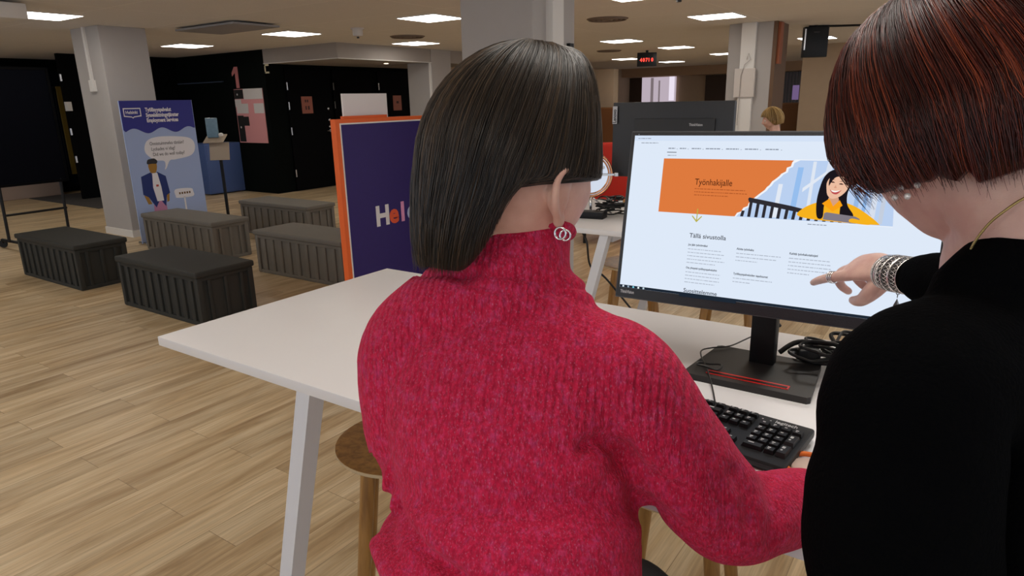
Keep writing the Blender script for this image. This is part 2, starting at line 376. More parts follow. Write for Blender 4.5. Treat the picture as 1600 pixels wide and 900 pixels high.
# black wall carrying the big 1
wb = struct(MB().box2((-15.65, 8.13, 0), (-11.0, 8.3, ZC)).build('wall_black', M_black))
MB().box2((-14.7, 8.10, 2.095), (-12.3, 8.13, 2.11)).build('steel_rail', mat('blue_rail', srgb(70, 84, 110), 0.4), wb)
wd = struct(MB().box2((-11.15, 8.3, 0), (-11.0, 12.3, 2.40)).build('wall_doors', M_black))
MB().box2((-11.15, 8.3, 2.38), (-11.0, 12.3, ZC)).build('wall_head', M_beige, wd)
# boxed soffit over the black doors
sf = MB().box2((-11.0, 8.13, 2.375), (-9.03, 10.48, ZC+0.01)); struct(sf.build('trim_1', M_wallgrey))
sf2 = struct(MB().box2((-11.0, 10.5, 2.375), (-9.06, 12.3, ZC+0.01)).build('trim_2', M_wallgrey))
struct(MB().box2((-11.0, 8.12, 2.365), (-9.02, 8.14, 2.377)).box2((-9.035, 8.12, 2.365), (-9.02, 10.5, 2.377)).build('trim_3', M_trim))
dl = thing('downlight', 'small round downlight in the soffit before the black doors', 'ceiling light', (-9.75, 10.0, 2.375))
MB().lathe([(0.055, -0.004), (0.055, 0)]).build('rim', M_trim, dl, True); MB().lathe([(0.042, -0.006), (0.042, -0.003)]).build('lamp', mat('downlight_lamp', (1, .9, .75), emit=(1, 0.82, 0.6), es=14), dl)
struct(MB().box2((-11.15, 12.3, 0), (-11.0, 24.0, ZC)).build('wall_corridor', M_beige))
# black double doors on the x = -11 wall
for n, (y0, y1) in enumerate(((8.55, 9.62), (9.68, 10.75), (10.95, 12.05))):
    d = struct(MB().box2((-11.0, y0, 0.01), (-10.955, y1, 2.3), bev=0.004).build('door_%d' % (n+1), M_blackdoor))
    for z in (0.35, 1.15, 1.62, 1.98): MB().box2((-10.96, y0-0.012, z-0.07), (-10.94, y0+0.012, z+0.07)).build('hinge', M_steel, d)
    if n == 0:
        hd = MB(); hd.lathe([(0.028, 0), (0.03, 0.015), (0.01, 0.018)], (-10.955, 9.5, 1.12), 16, 0, Matrix.Rotation(pi/2, 3, 'Y'))
        hd.tube([(-10.955, 9.5, 1.12), (-10.90, 9.5, 1.12), (-10.90, 9.38, 1.12)], 0.009, 8); hd.build('door_handle', M_steel, d, True, 40)
        for z in (1.2, 1.33, 1.55): MB().lathe([(0.022, 0), (0.024, 0.012), (0.01, 0.016)], (-10.955, 9.5, z), 16, 0, Matrix.Rotation(pi/2, 3, 'Y')).build('lock_rosette', M_steel, d, True, 40)
M_plate = mat('copper_pink_plate', srgb(168, 98, 78), 0.5)
for (y, n, lab) in ((8.98, 0, 'square copper pink room plate on the nearer black door'), (11.5, 1, 'square copper pink room plate on the farther black door')):
    p = tag(MB().box2((-10.955, y-0.13, 1.47), (-10.945, y+0.13, 1.79)).build('door_plate', M_plate), lab, 'sign')
    dk = mat('plate_dark', srgb(70, 35, 35), 0.6)
    if n == 0:
        for (a, b, c, e) in ((-.05, .05, -.02, .10), (0.0, .05, .03, .10), (-.05, -.09, -.02, -.02), (.01, -.09, .05, -.02)): MB().box2((-10.945, y+a, 1.63+b), (-10.942, y+c, 1.63+e)).build('pictogram', dk, p)
    else:
        MB().box2((-10.945, y-0.03, 1.62), (-10.942, y+0.04, 1.67)).build('pictogram', dk, p)
br = MB(); yb = 8.13
for a in (((0, 0), (0.025, 0.16)), ((0, 0.13), (0.12, 0.16)), ((0, 0), (0.12, 0.03))):
    br.box2((-10.98+a[0][0], yb-0.012, 2.20+a[0][1]), (-10.98+a[1][0], yb, 2.20+a[1][1]))
tag(br.build('bracket_sign', mat('bracket_cream', srgb(205, 195, 165), 0.6)), 'small cream bracket shaped sign under the soffit corner', 'sign')
# the big 1 and the poster
M_pink = mat('pink_print', srgb(196, 122, 122), 0.6); M_pinkl = mat('pink_light', srgb(214, 148, 150), 0.6)
one = tag(MB().prism([(0.16, 0), (0.25, 0), (0.25, 0.385), (0.15, 0.385), (0.06, 0.28), (0.06, 0.22), (0.16, 0.28)], (-12.05, 8.128, 1.97), X, Z, 0.01).build('numeral', M_pink), 'pink numeral 1 on the black wall above the poster', 'numeral')
pp = tag(MB().box2((-11.99, 8.118, 0.95), (-11.12, 8.13, 1.95)).build('poster', M_pinkl), 'pink black and white collage poster below the numeral 1', 'poster')
M_pw = mat('poster_white', srgb(205, 200, 198), 0.7)
for a_, b_ in (((-11.70, 8.114, 1.76), (-11.12, 8.118, 1.95)), ((-11.99, 8.114, 1.62), (-11.80, 8.118, 1.76)), ((-11.96, 8.1135, 1.50), (-11.60, 8.118, 1.68)), ((-11.42, 8.114, 1.50), (-11.12, 8.118, 1.68))): MB().box2(a_, b_).build('white_patch', M_pw, pp)
for a_, b_ in (((-11.98, 8.113, 1.77), (-11.71, 8.118, 1.94)), ((-11.97, 8.113, 0.97), (-11.78, 8.118, 1.46)), ((-11.84, 8.112, 1.27), (-11.62, 8.1175, 1.44))): MB().box2(a_, b_).build('black_patch', mat('poster_black', (0.01, 0.01, 0.01), 0.6), pp)
for z_ in (1.85, 1.24): MB().ball((-11.89, 8.112, z_), (0.02, 0.003, 0.02), 0, 12, 6).build('white_dot', M_pw, pp)
# blue cabinet beyond the sanitiser stand
bc = thing('storage_cabinet', 'matte blue cabinet against the black wall behind the sanitiser stand', 'cabinet', (-12.35, 7.75, 0))
MB().box2((-0.35, -0.38, 0.02), (0.33, 0.37, 0.96), bev=0.01).build('body', mat('blue_laminate', srgb(72, 96, 150), 0.6), bc, True, 30)
MB().box2((0.33, -0.36, 0.04), (0.345, 0.36, 0.94), bev=0.004).build('door', MATS['blue_laminate'], bc, True, 30)
MB().box2((0.345, -0.10, 0.66), (0.36, 0.06, 0.675)).build('handle', M_steel, bc)
# pillars
def pillar(x0, y0, x1, y1, n):
    p = struct(MB().box2((x0, y0, 0), (x1, y1, ZC), bev=0.008).build('wall_pillar_%s' % n, M_pillar))
    MB().box2((x0-0.012, y0-0.012, 0), (x1+0.012, y1+0.012, 0.09)).build('baseboard', M_trim, p)
    return p
p1 = pillar(-9.74, 4.37, -9.04, 4.96, 'left')
dct = MB().box2((-9.40, 4.345, 1.98), (-9.35, 4.37, ZC)); dct.build('cable_duct', M_trim, p1)
MB().box2((-9.42, 4.33, 1.85), (-9.31, 4.37, 1.99), bev=0.006).build('socket_box', M_trim, p1)
p2 = pillar(-3.44, 4.37, -2.78, 4.985, 'middle')
MB().box2((-2.78, 4.55, 0), (-2.72, 4.71, ZC)).build('cable_duct', M_trim, p2)
MB().box2((-2.78, 4.86, 1.98), (-2.75, 4.92, 2.05)).build('socket_box', M_blk, p2)
p3 = pillar(-3.235, 10.4, -2.61, 11.05, 'right')
tr = MB().box2((-3.035, 10.33, 0), (-2.83, 10.4, ZC), bev=0.006); tr.build('cable_duct', M_trim, p3)
MB().box2((-3.09, 10.30, 1.60), (-2.80, 10.36, 2.0), bev=0.005).build('paper_sheet', mat('paper', srgb(206, 198, 192), 0.8), p3)
MB().tube([(-2.93, 10.31, 2.12), (-2.90, 10.29, 2.2), (-2.87, 10.3, 2.12), (-2.95, 10.29, 2.05), (-2.99, 10.28, 1.9), (-3.0, 10.28, 1.2)], 0.005, 6).build('cord', mat('cord_grey', srgb(160, 152, 146), 0.6), p3)
MB().box2((-2.61, 10.4, 0), (-2.56, 11.05, ZC)).build('wood_cladding', mat('brown_cladding', srgb(104, 76, 52), 0.6), p3)
p4 = pillar(-9.66, 10.5, -9.03, 11.1, 'back')
MB().box2((-9.08, 10.47, 0), (-9.04, 10.5, 2.37)).build('cable_duct', M_trim, p4)
# far end of the hall
wf = struct(MB().box2((-17, 24, 0), (5, 24.2, ZC)).build('wall_back', M_beige))
struct(MB().box2((-17, 23.2, 2.33), (5, 24, ZC)).build('trim_4', mat('far_soffit', srgb(170, 140, 112), 0.8)))
M_recess = mat('far_dark_recess', srgb(62, 46, 36), 0.7)
struct(MB().box2((-11.7, 23.9, 0), (-10.5, 24.02, 2.31)).build('trim_5', M_recess))
struct(MB().box2((-8.15, 23.9, 0), (-6.0, 24.02, 2.31)).build('trim_6', M_recess))
w2 = struct(MB().box2((-10.5, 23.88, 1.3), (-9.22, 23.95, 2.32)).build('window_2', glow('far_window_light', srgb(186, 172, 184), 1.0)))
MB().box2((-10.15, 23.86, 1.3), (-10.05, 23.89, 2.3)).box2((-9.85, 23.86, 1.3), (-9.80, 23.89, 2.2)).build('window_frame', glow('far_window_frame', srgb(120, 108, 112), 1.0), w2)
MB().box2((-9.45, 23.86, 1.5), (-9.26, 23.89, 2.32)).build('pane', glow('far_window_bright', srgb(235, 225, 240), 1.0), w2)
w3 = struct(MB().box2((-5.6, 23.88, 1.36), (-4.7, 23.95, 2.32)).build('window_3', mat('far_dark_window', srgb(70, 72, 76), 0.3)))
cu = MB()
for i in range(9): cu.box2((-5.56+i*0.1, 23.85, 1.36), (-5.52+i*0.1, 23.88, 2.30))
cu.build('curtain_fold', mat('far_curtain', srgb(112, 104, 112), 0.7), w3)
MB().box2((-5.25, 23.84, 1.45), (-5.05, 23.86, 1.9)).build('pane', glow('far_window_violet', srgb(120, 98, 140), 0.8), w3)
ps = thing('screen_partition', 'brown high-backed partition beyond the blond person', 'partition', (-3.85, 17.5, 0))
MB().box((0, 0, 0.72), (0.75, 0.12, 1.42), bev=0.05, seg=3).build('panel', mat('brown_felt', srgb(96, 62, 32), 0.9), ps, True, 40)
for x in (-0.3, 0.3): MB().box((x, 0, 0.01), (0.05, 0.4, 0.02)).build('foot', M_blk, ps)
struct(MB().box2((-3.35, 15.9, 0), (-1.5, 16.5, ZC)).build('wall_pillar_far', M_beige))
struct(MB().box2((-10.25, 18, 0), (-8.78, 18.3, 2.42)).build('wall_partition', M_beige))
cb = thing('wall_cabinet', 'orange brown wooden cabinet behind the open black monitor', 'cabinet', (-9.3, 17.6, 0))
MB().box2((-0.6, -0.2, 0), (0.9, 0.35, 1.38), bev=0.01).build('body', mat('cabinet_brown', srgb(120, 74, 34), 0.6), cb, True, 30)
MB().box2((0.16, -0.215, 0.05), (0.88, -0.2, 1.34)).build('door', MATS['cabinet_brown'], cb)
rs = thing('lounge_seat', 'red upholstered seat seen past the cheek of the woman in crimson', 'seat', (-3.55, 7.2, 0), 0.5)
MB().box((0, 0, 0.3), (0.7, 0.6, 0.32), bev=0.06, seg=3).build('seat', mat('red_fabric', srgb(190, 40, 22), 0.8), rs, True, 40)
MB().box((0, 0.28, 0.72), (0.7, 0.12, 0.8), bev=0.05, seg=3).build('backrest', MATS['red_fabric'], rs, True, 40)
for x in (-.28, .28):
    for y in (-.24, .24): MB().tube([(x, y, 0), (x, y, 0.16)], 0.018, 8).build('leg', M_blk, rs)

# ---------------------------------------------------------------- ceiling fittings
def ceiling_light(x, y, label, group=None):
    t = thing('ceiling_light', label, 'ceiling light', (x, y, ZC), 0, group)
    f = MB(); a, b = 0.298, 0.268
    for (p, q) in (((-a, -a), (a, -b)), ((-a, b), (a, a)), ((-a, -b), (-b, b)), ((b, -b), (a, b))): f.box2((p[0], p[1], -0.012), (q[0], q[1], 0))
    f.build('frame', M_panelframe, t); MB().box2((-0.285, -0.285, -0.014), (0.285, 0.285, -0.002)).build('diffuser', M_panel, t)
    return t
lights = [(-8.50, 3.56, 'lit ceiling panel nearest the top left corner'), (-11.04, 6.72, 'lit ceiling panel just right of the left pillar'),
 (-8.34, 6.69, 'lit ceiling panel right of the flat grey ceiling diffuser'), (-5.72, 6.69, 'lit ceiling panel touching the middle pillar on its left, upper one'),
 (-3.05, 6.72, 'lit ceiling panel cut by the top edge right of the middle pillar'), (-8.28, 9.25, 'lit ceiling panel beside the grey soffit, lower left of the middle pillar'),
 (-3.02, 9.17, 'large lit ceiling panel before the right pillar'), (-5.58, 11.74, 'lit ceiling panel above and left of the red digital display'),
 (-8.22, 14.3, 'sliver of lit ceiling panel at the right edge of the middle pillar'), (-5.48, 14.15, 'lit ceiling panel above and right of the red digital display'),
 (-8.0, 17.15, 'lit ceiling panel left behind the red digital display'), (-5.45, 17.3, 'lit ceiling panel ending at the left edge of the right pillar'),
 (-7.75, 19.7, 'lit ceiling panel right behind the red digital display'), (-2.75, 14.1, 'lit ceiling panel right of the hanging black screen')]
for x, y, l in lights: ceiling_light(x, y, l)
for x in (-8.4, -5.75, -3.05, -0.35, 2.3):
    for y in (1.1, -1.4): ceiling_light(x, y, 'lit ceiling panel overhead outside the picture', 'ceiling panels outside the picture')
for x, y in ((-0.35, 6.7), (2.3, 6.7), (-0.35, 3.6), (2.3, 3.6), (-0.35, 9.2), (2.3, 9.2), (-11, 3.56), (-13.6, 3.56)): ceiling_light(x, y, 'lit ceiling panel overhead outside the picture', 'ceiling panels outside the picture')
cl = thing('ceiling_diffuser', 'large flat grey air diffuser hanging below the ceiling', 'air diffuser', (-8.1, 5.5, ZC))
MB().box2((-0.62, -0.33, -0.045), (0.62, 0.33, -0.02), bev=0.005).build('plate', mat('diffuser_grey', srgb(150, 148, 150), 0.5), cl)
MB().box2((-0.5, -0.22, -0.02), (0.5, 0.22, 0)).build('collar', M_blk2, cl)
c2 = thing('projector', 'white device with yellow strip cut by the top left corner', 'projector', (-7.75, 2.86, ZC))
MB().box2((-0.3, -0.18, -0.16), (0.22, 0.18, -0.02), bev=0.015).build('body', M_trim, c2, True, 30); MB().box2((-0.31, -0.19, -0.075), (0.10, 0.10, -0.05)).build('stripe', mat('yellow_stripe', srgb(190, 170, 20), 0.5), c2)
MB().box2((-0.2, -0.19, -0.14), (0.23, -0.08, -0.10)).build('grille', mat('grille_violet', srgb(110, 104, 130), 0.5), c2); MB().tube([(0, 0, -0.02), (0, 0, 0)], 0.04, 12).build('mount', M_blk2, c2)
def dome(x, y, r, label, h=0.10):
    t = thing('smoke_detector', label, 'detector', (x, y, ZC))
    MB().lathe([(r, 0), (r, -0.02), (r*0.8, -0.02), (r*0.72, -h), (r*0.4, -h-0.01)][::-1], seg=24).build('body', mat('detector_white', srgb(205, 200, 195), 0.5), t, True, 40)
    MB().lathe([(r*0.2, -h-0.03), (r*0.2, -h)], seg=12).build('sensor', M_blk2, t)
dome(-7.2, 6.88, 0.09, 'white detector on the ceiling left of the middle pillar'); dome(-2.65, 6.86, 0.13, 'white dome detector cut by the top edge of the picture', 0.06)
for (x, y, lab) in ((-4.2, 8.4, 'round ceiling vent right of the middle pillar'), (-7.55, 8.25, 'round ceiling vent above the panel beside the soffit'), (-6.9, 13.9, 'small round ceiling vent above the red digital display')):
    t = thing('ceiling_vent', lab, 'vent', (x, y, ZC)); g = MB()
    for k in range(4): g.torus((0, 0, -0.012), 0.06+k*0.06, 0.012, seg=32, sg=6)
    g.build('ring', mat('vent_brown', srgb(120, 104, 92), 0.6), t, True); MB().lathe([(0.27, -0.006), (0.27, 0)]).build('plate', mat('vent_plate', srgb(130, 112, 98), 0.7), t)
# hanging digital display
dd = thing('digital_display', 'hanging black display with red glowing digits', 'display', (-6.30, 14.55, ZC), radians(24))
MB().box((0, 0, -0.19), (0.42, 0.07, 0.29), bev=0.01).build('housing', M_blk, dd, True, 30); MB().tube([(0, 0, -0.06), (0, 0, 0)], 0.03, 8).build('hanger', M_blk, dd)
M_led = glow('red_digits', (1.0, 0.06, 0.04), 2.2)
for ch_, x_ in (('4', -.15), ('0', -.09), ('7', -.03), ('1', .02), ('0', .09)): text(ch_, 0.105, M_led, (x_, -0.0362, -0.235), X, Z, dd, 'digit', bold=0.003, sx=0.9)
# hanging screen right of the right pillar
hs = thing('hanging_screen', 'black flat screen hanging from the ceiling right of the right pillar', 'screen', (-2.28, 11.55, ZC), radians(30))
MB().box((0, 0, -0.24), (0.36, 0.10, 0.44), bev=0.015).build('housing', M_blk, hs, True, 30); MB().box((-0.165, -0.0, -0.20), (0.02, 0.108, 0.30)).build('side_strip', M_steel, hs)
MB().box((0, -0.051, -0.10), (0.08, 0.004, 0.014)).build('emblem', M_blk2, hs)
MB().tube([(0, 0, -0.06), (0, 0, 0)], 0.03, 8).build('hanger', M_blk, hs); MB().tube([(-0.1, 0.03, -0.015), (0.95, 0.03, -0.015)], 0.015, 8).build('arm', M_blk, hs)
osg = tag(MB().box2((-2.56, 10.45, 2.05), (-2.52, 10.60, 2.75-0.14)).build('hanging_sign', mat('rust_sign', srgb(150, 82, 48), 0.6)), 'narrow rust orange sign at the top of the right pillar', 'sign')

# ================================================================ FURNITURE
def bench(x0, y0, L, W, lab, m, grp):
    t = thing('storage_bench', lab, 'bench', (x0+L/2, y0+W/2, 0), 0, grp); H = 0.43; a, b = L/2, W/2
    bd = MB(); i = 0.03
    # tapered ribbed body: panels set in a rim, with upright ribs
    bd.box2((-a+i, -b+i, 0.0), (a-i, b-i, 0.385))
    bd.box2((-a+0.012, -b+0.012, 0.0), (a-0.012, b-0.012, 0.035), bev=0.006); bd.box2((-a+0.012, -b+0.012, 0.355), (a-0.012, b-0.012, 0.39), bev=0.006)
    for sx in (-1, 1):
        for sy in (-1, 1): bd.box((sx*(a-0.03), sy*(b-0.03), 0.195), (0.045, 0.045, 0.38), bev=0.008)
    bd = bd.build('body', m, t, True, 30)
    rb = MB(); n = 9
    for k in range(n):
        x = -a+0.13+(L-0.26)*k/(n-1)
        for sy in (-1, 1): rb.box((x, sy*(b-0.027), 0.195), (0.048, 0.026, 0.34), bev=0.008)
    for k in range(3):
        y = -b+0.11+(W-0.22)*k/2
        for sx in (-1, 1): rb.box((sx*(a-0.027), y, 0.195), (0.026, 0.03, 0.34), bev=0.008)
    rb.build('ribs', m, bd, True, 30)
    MB().box((0, 0, 0.41), (L+0.012, W+0.012, 0.05), bev=0.018, seg=4).build('lid', m, t, True, 35)
    return t
bench(-5.93, 2.68, 1.20, 0.50, 'black ribbed storage bench nearest the white table', M_benchp, 'ribbed storage benches')
bench(-8.00, 2.70, 1.27, 0.48, 'black ribbed storage bench beside the wheeled board', M_benchp, 'ribbed storage benches')
bench(-8.12, 4.05, 1.43, 0.46, 'grey ribbed storage bench before the blue banner', M_benchg, 'ribbed storage benches')
bench(-5.92, 4.02, 1.28, 0.50, 'grey ribbed storage bench touching the orange framed board', M_benchg, 'ribbed storage benches')
bench(-8.03, 5.30, 1.36, 0.45, 'grey ribbed storage bench farthest back, before the black doors', M_benchg, 'ribbed storage benches')

# wheeled board at far left
eb = thing('wheeled_board', 'dark wheeled presentation board on castors at the left edge', 'board', (-9.62, 3.21, 0), 0)
dv = Vector((-0.0624, 0.998, 0)).normalized(); nv = Vector((dv.y, -dv.x, 0))
def ep(s, z, d=0.0): return dv*s+nv*d+Z*z
ebf = MB()
M_board = mat('dark_navy_board', (0.0022, 0.0025, 0.005), 0.7, spec=0.05)
Rb = Matrix((dv, -nv, Z)).transposed()
MB().box(ep(0.08, 1.45, 0), (1.36, 0.03, 1.35), Rb, bev=0.004).build('panel', M_board, eb)
fm = MB()
for s in (-0.6, 0.76): fm.box(ep(s, 1.45), (0.03, 0.045, 1.38), Rb)
for z in (0.77, 2.13): fm.box(ep(0.08, z), (1.36, 0.045, 0.03), Rb)
fm.build('frame', M_blackdoor, eb)
for s in (0.0, 0.69):
    MB().tube([ep(s-0.03, 0.10, 0.0), ep(s-0.01, 0.80, 0)], 0.018, 8).build('leg', M_blk, eb)
    fb = MB().tube([ep(s, 0.10, -0.25), ep(s, 0.10, 0.25)], 0.02, 8).build('foot_bar', M_blk, eb)
    for d in (-0.25, 0.25):
        cst = MB().lathe([(0.045, -0.012), (0.05, 0), (0.045, 0.012)], ep(s, 0.05, d), 20, 0, Matrix.Rotation(pi/2, 3, 'X') @ Matrix.Rotation(0.8, 3, 'Y')); cst.box(ep(s, 0.085, d), (0.04, 0.03, 0.05))
        cst.build('castor', M_blk, fb, True, 40)
MB().tube([ep(0.0, 0.42), ep(0.69, 0.42)], 0.015, 8).build('crossbar', M_blk, eb)
eb.scale = (1, 1, 1)

# blue banner
bn = thing('roll_up_banner', 'blue printed banner with wavy navy top and cartoon man standing by the left pillar', 'banner', (-8.4, 4.6, 0))
bw, bh = 0.90, 1.725
def bq(y, z, d=0.0): return (0.012+d, -0.45+y*bw, z*bh)         # y 0..1 left to right, z 0..1
MB().box2((0, -0.455, 0.02), (0.012, 0.455, bh)).build('backing', mat('banner_blue', srgb(172, 192, 236), 0.6), bn)
MB().box((0, 0, 0.02), (0.2, 0.9, 0.04), bev=0.01).build('foot', M_steel, bn)
wav = [(0, 1), (0, 0.805)]+[(t/40, 0.80+0.018*sin(t/40*2*pi*2.6-0.6)-0.005) for t in range(1, 40)]+[(1, 0.80), (1, 1)]
def bflat(poly, name, m, d, f=None):
    if f: poly = [f(*p) for p in poly]
    return MB().prism(poly, bq(0, 0, d), Y*bw, Z*bh, 0.0008).build(name, m, bn)
fman = lambda u, v: ((u-0.42)*0.85+0.31, 0.6-(0.5-v)*0.72)
fbub = lambda u, v: ((u-0.30)*1.08+0.235, (v-0.535)*0.87+0.591)
fsig = lambda u, v: ((u-0.73)*1.125+0.561, v*1.07+0.083)
bflat(wav, 'header', mat('banner_navy', srgb(46, 50, 148), 0.6), 0.0002)
M_bw = mat('banner_white', srgb(246, 244, 250), 0.6)
bflat(smooth_poly([(0.30, 0.60), (0.33, 0.68), (0.45, 0.715), (0.70, 0.715), (0.92, 0.69), (0.97, 0.62), (0.90, 0.55), (0.68, 0.525), (0.60, 0.52), (0.54, 0.46), (0.515, 0.452), (0.53, 0.48), (0.52, 0.52), (0.40, 0.535)]), 'speech_bubble', M_bw, 0.0004, fbub)
for i, s in enumerate(('Onnistuimmeko tänään?', 'Lyckades vi idag?', 'Did we do well today?')):
    text(s, 0.058, mat('print_black', (0.02, 0.02, 0.04), 0.6), bq(0.31+0.012*i, 0.693-0.038*i, 0.0015), Y, Z, bn, 'lettering', sx=0.78)
for i, s in enumerate(('Työllisyyspalvelut', 'Sysselsättningstjänster', 'Employment Services')):
    text(s, 0.064, M_bw, bq(0.325, 0.925-0.036*i, 0.0012), Y, Z, bn, 'lettering', bold=0.0022, sx=0.72)
flog = lambda u, v: (u-0.035, v+0.006)
bflat([(0.07, 0.945), (0.30, 0.945), (0.30, 0.888), (0.20, 0.882), (0.185, 0.874), (0.17, 0.882), (0.07, 0.888)], 'logo_outline', M_bw, 0.0006, flog)
bflat([(0.082, 0.938), (0.288, 0.938), (0.288, 0.895), (0.20, 0.889), (0.185, 0.882), (0.17, 0.889), (0.082, 0.895)], 'logo_field', MATS['banner_navy'], 0.0010, flog)
text('Helsinki', 0.052, M_bw, bq(0.062, 0.912, 0.0019), Y, Z, bn, 'lettering', bold=0.001, sx=0.85)
M_jk = mat('print_jacket', srgb(26, 50, 122), 0.6); M_sk = mat('print_skin', srgb(176, 130, 50), 0.6)
bflat(smooth_poly([(0.35, 0.45), (0.345, 0.41), (0.37, 0.365), (0.44, 0.36), (0.475, 0.40), (0.48, 0.45), (0.42, 0.47)]), 'printed_face', M_sk, 0.0004, fman)
bflat(smooth_poly([(0.33, 0.452), (0.345, 0.49), (0.40, 0.50), (0.46, 0.50), (0.50, 0.475), (0.48, 0.45), (0.41, 0.452)]), 'printed_cap', mat('print_hair', (0.02, 0.02, 0.03), 0.6), 0.0012, fman)
bflat([(0.20, 0.335), (0.36, 0.37), (0.42, 0.33), (0.47, 0.37), (0.60, 0.32), (0.63, 0.15), (0.57, 0.13), (0.53, 0.02), (0.45, 0.10), (0.37, 0.02), (0.27, 0.13), (0.19, 0.16)], 'printed_jacket', M_jk, 0.0006, fman)
bflat([(0.385, 0.36), (0.47, 0.36), (0.50, 0.22), (0.51, 0.08), (0.40, 0.08), (0.365, 0.22)], 'printed_shirt', M_bw, 0.0010, fman)
bflat([(0.34, 0.085), (0.54, 0.085), (0.55, -0.20), (0.30, -0.20)], 'printed_trousers', mat('print_pink', srgb(205, 140, 180), 0.6), 0.0002, fman)
bflat([(0.20, 0.155), (0.27, 0.13), (0.31, 0.06), (0.25, 0.06)], 'printed_hand', M_sk, 0.0004, fman); bflat([(0.57, 0.14), (0.62, 0.15), (0.60, 0.07), (0.56, 0.06)], 'printed_hand', M_sk, 0.0004, fman)
bflat([(0.42, 0.245), (0.46, 0.245), (0.46, 0.225), (0.42, 0.225)], 'printed_badge', mat('print_red', srgb(190, 70, 60), 0.6), 0.0020, fman)
bflat(smooth_poly([(0.74, 0.265), (0.94, 0.262), (0.97, 0.24), (0.96, 0.205), (0.76, 0.205), (0.73, 0.22)]), 'printed_sign', M_bw, 0.0006, fsig); bflat([(0.835, 0.21), (0.855, 0.21), (0.855, 0.06), (0.835, 0.06)], 'printed_post', M_bw, 0.0006, fsig)
for k in range(5): bflat([(0.78+k*0.033, 0.242), (0.80+k*0.033, 0.242), (0.80+k*0.033, 0.228), (0.78+k*0.033, 0.228)], 'printed_dot', mat('print_brown', srgb(110, 80, 30), 0.6), 0.0014, fsig)

# sanitiser stand
ss = thing('sanitiser_stand', 'slim black stand with beige tray and pale blue bottle beside the banner', 'stand', (-8.62, 5.50, 0), radians(40))
MB().lathe([(0.16, 0), (0.16, 0.012), (0.03, 0.02)], seg=28).build('base', M_blk, ss, True, 40); MB().box((0, 0, 0.62), (0.035, 0.03, 1.2)).build('pole', M_blk, ss)
M_tray = mat('tray_beige', srgb(168, 152, 134), 0.6)
tb = MB().box((0.03, -0.10, 1.05), (0.26, 0.014, 0.24), Matrix.Rotation(radians(-14), 3, 'X'), bev=0.005); tb.box((-0.03, -0.02, 1.215), (0.26, 0.26, 0.014), Matrix.Rotation(radians(22), 3, 'X'), bev=0.005)
tb.build('tray', M_tray, ss, True, 30)
bt = thing('sanitiser_bottle', 'pale blue clear bottle on the tray of the sanitiser stand', 'bottle', (-8.66, 5.46, 1.23), radians(40))
MB().box((0, 0, 0.13), (0.145, 0.06, 0.26), bev=0.01).build('body', mat('bottle_blue', srgb(110, 140, 160), 0.3, var=0.25, vscale=30), bt, True, 40)
MB().lathe([(0.03, -0.01), (0.03, 0.02), (0.012, 0.03)], (0.11, -0.02, 0.03), 16).build('pump', M_trim, bt, True, 40)

# orange framed board
sg = thing('display_board', 'tall navy display board in an orange frame left of the woman in crimson', 'board', (-3.6, 3.175, 0))
MB().box2((-0.052, 0, 0.02), (-0.004, 1.15, 1.532)).build('frame', M_orange, sg)
MB().box2((-0.004, 0.035, 0.05), (0.0, 1.12, 1.505)).build('edge_strip', M_cream, sg); MB().box2((-0.002, 0.045, 0.06), (0.004, 1.11, 1.495)).build('navy_panel', M_navy, sg)
for y in (0.12, 1.0): MB().box((-0.03, y, 0.012), (0.10, 0.06, 0.024), bev=0.004).build('foot', M_blk2, sg)
M_lw = mat('letter_white', srgb(226, 220, 220), 0.5); M_lo = mat('letter_orange', srgb(226, 84, 40), 0.5); M_lp = mat('letter_pink', srgb(226, 150, 190), 0.5); M_ll = mat('letter_lilac', srgb(176, 186, 220), 0.5)
for ch, y, m in (('H', 0.295, M_lw), ('e', 0.438, M_lo), ('l', 0.560, M_lp), ('o', 0.632, M_ll)):
    text(ch, 0.20, m, (0.0045, y, 0.76), Y, Z, sg, 'lettering', bold=0.008, ext=0.001)
MB().box2((-0.06, 0.10, 1.532), (-0.03, 0.52, 1.55)).build('orange_strip', M_orange, sg)
wc = tag(MB().box2((-3.70, 3.33, 1.40), (-3.685, 3.76, 1.70)).box2((-3.70, 3.36, 0.0), (-3.69, 3.39, 1.41)).box2((-3.70, 3.70, 0.0), (-3.69, 3.73, 1.41)).build('white_placard', mat('placard_white', srgb(232, 226, 224), 0.5)), 'blank white placard sticking up behind the orange framed board', 'placard')
mg = tag(MB().lathe([(0.02, 0), (0.02, 0.02)], (-5.6, 5.8, 0.9), 12, 0, Matrix.Rotation(pi/2, 3, 'X')).build('magnet', mat('magenta', srgb(190, 20, 90), 0.5)), '', '')
bpy.data.objects.remove(mg)

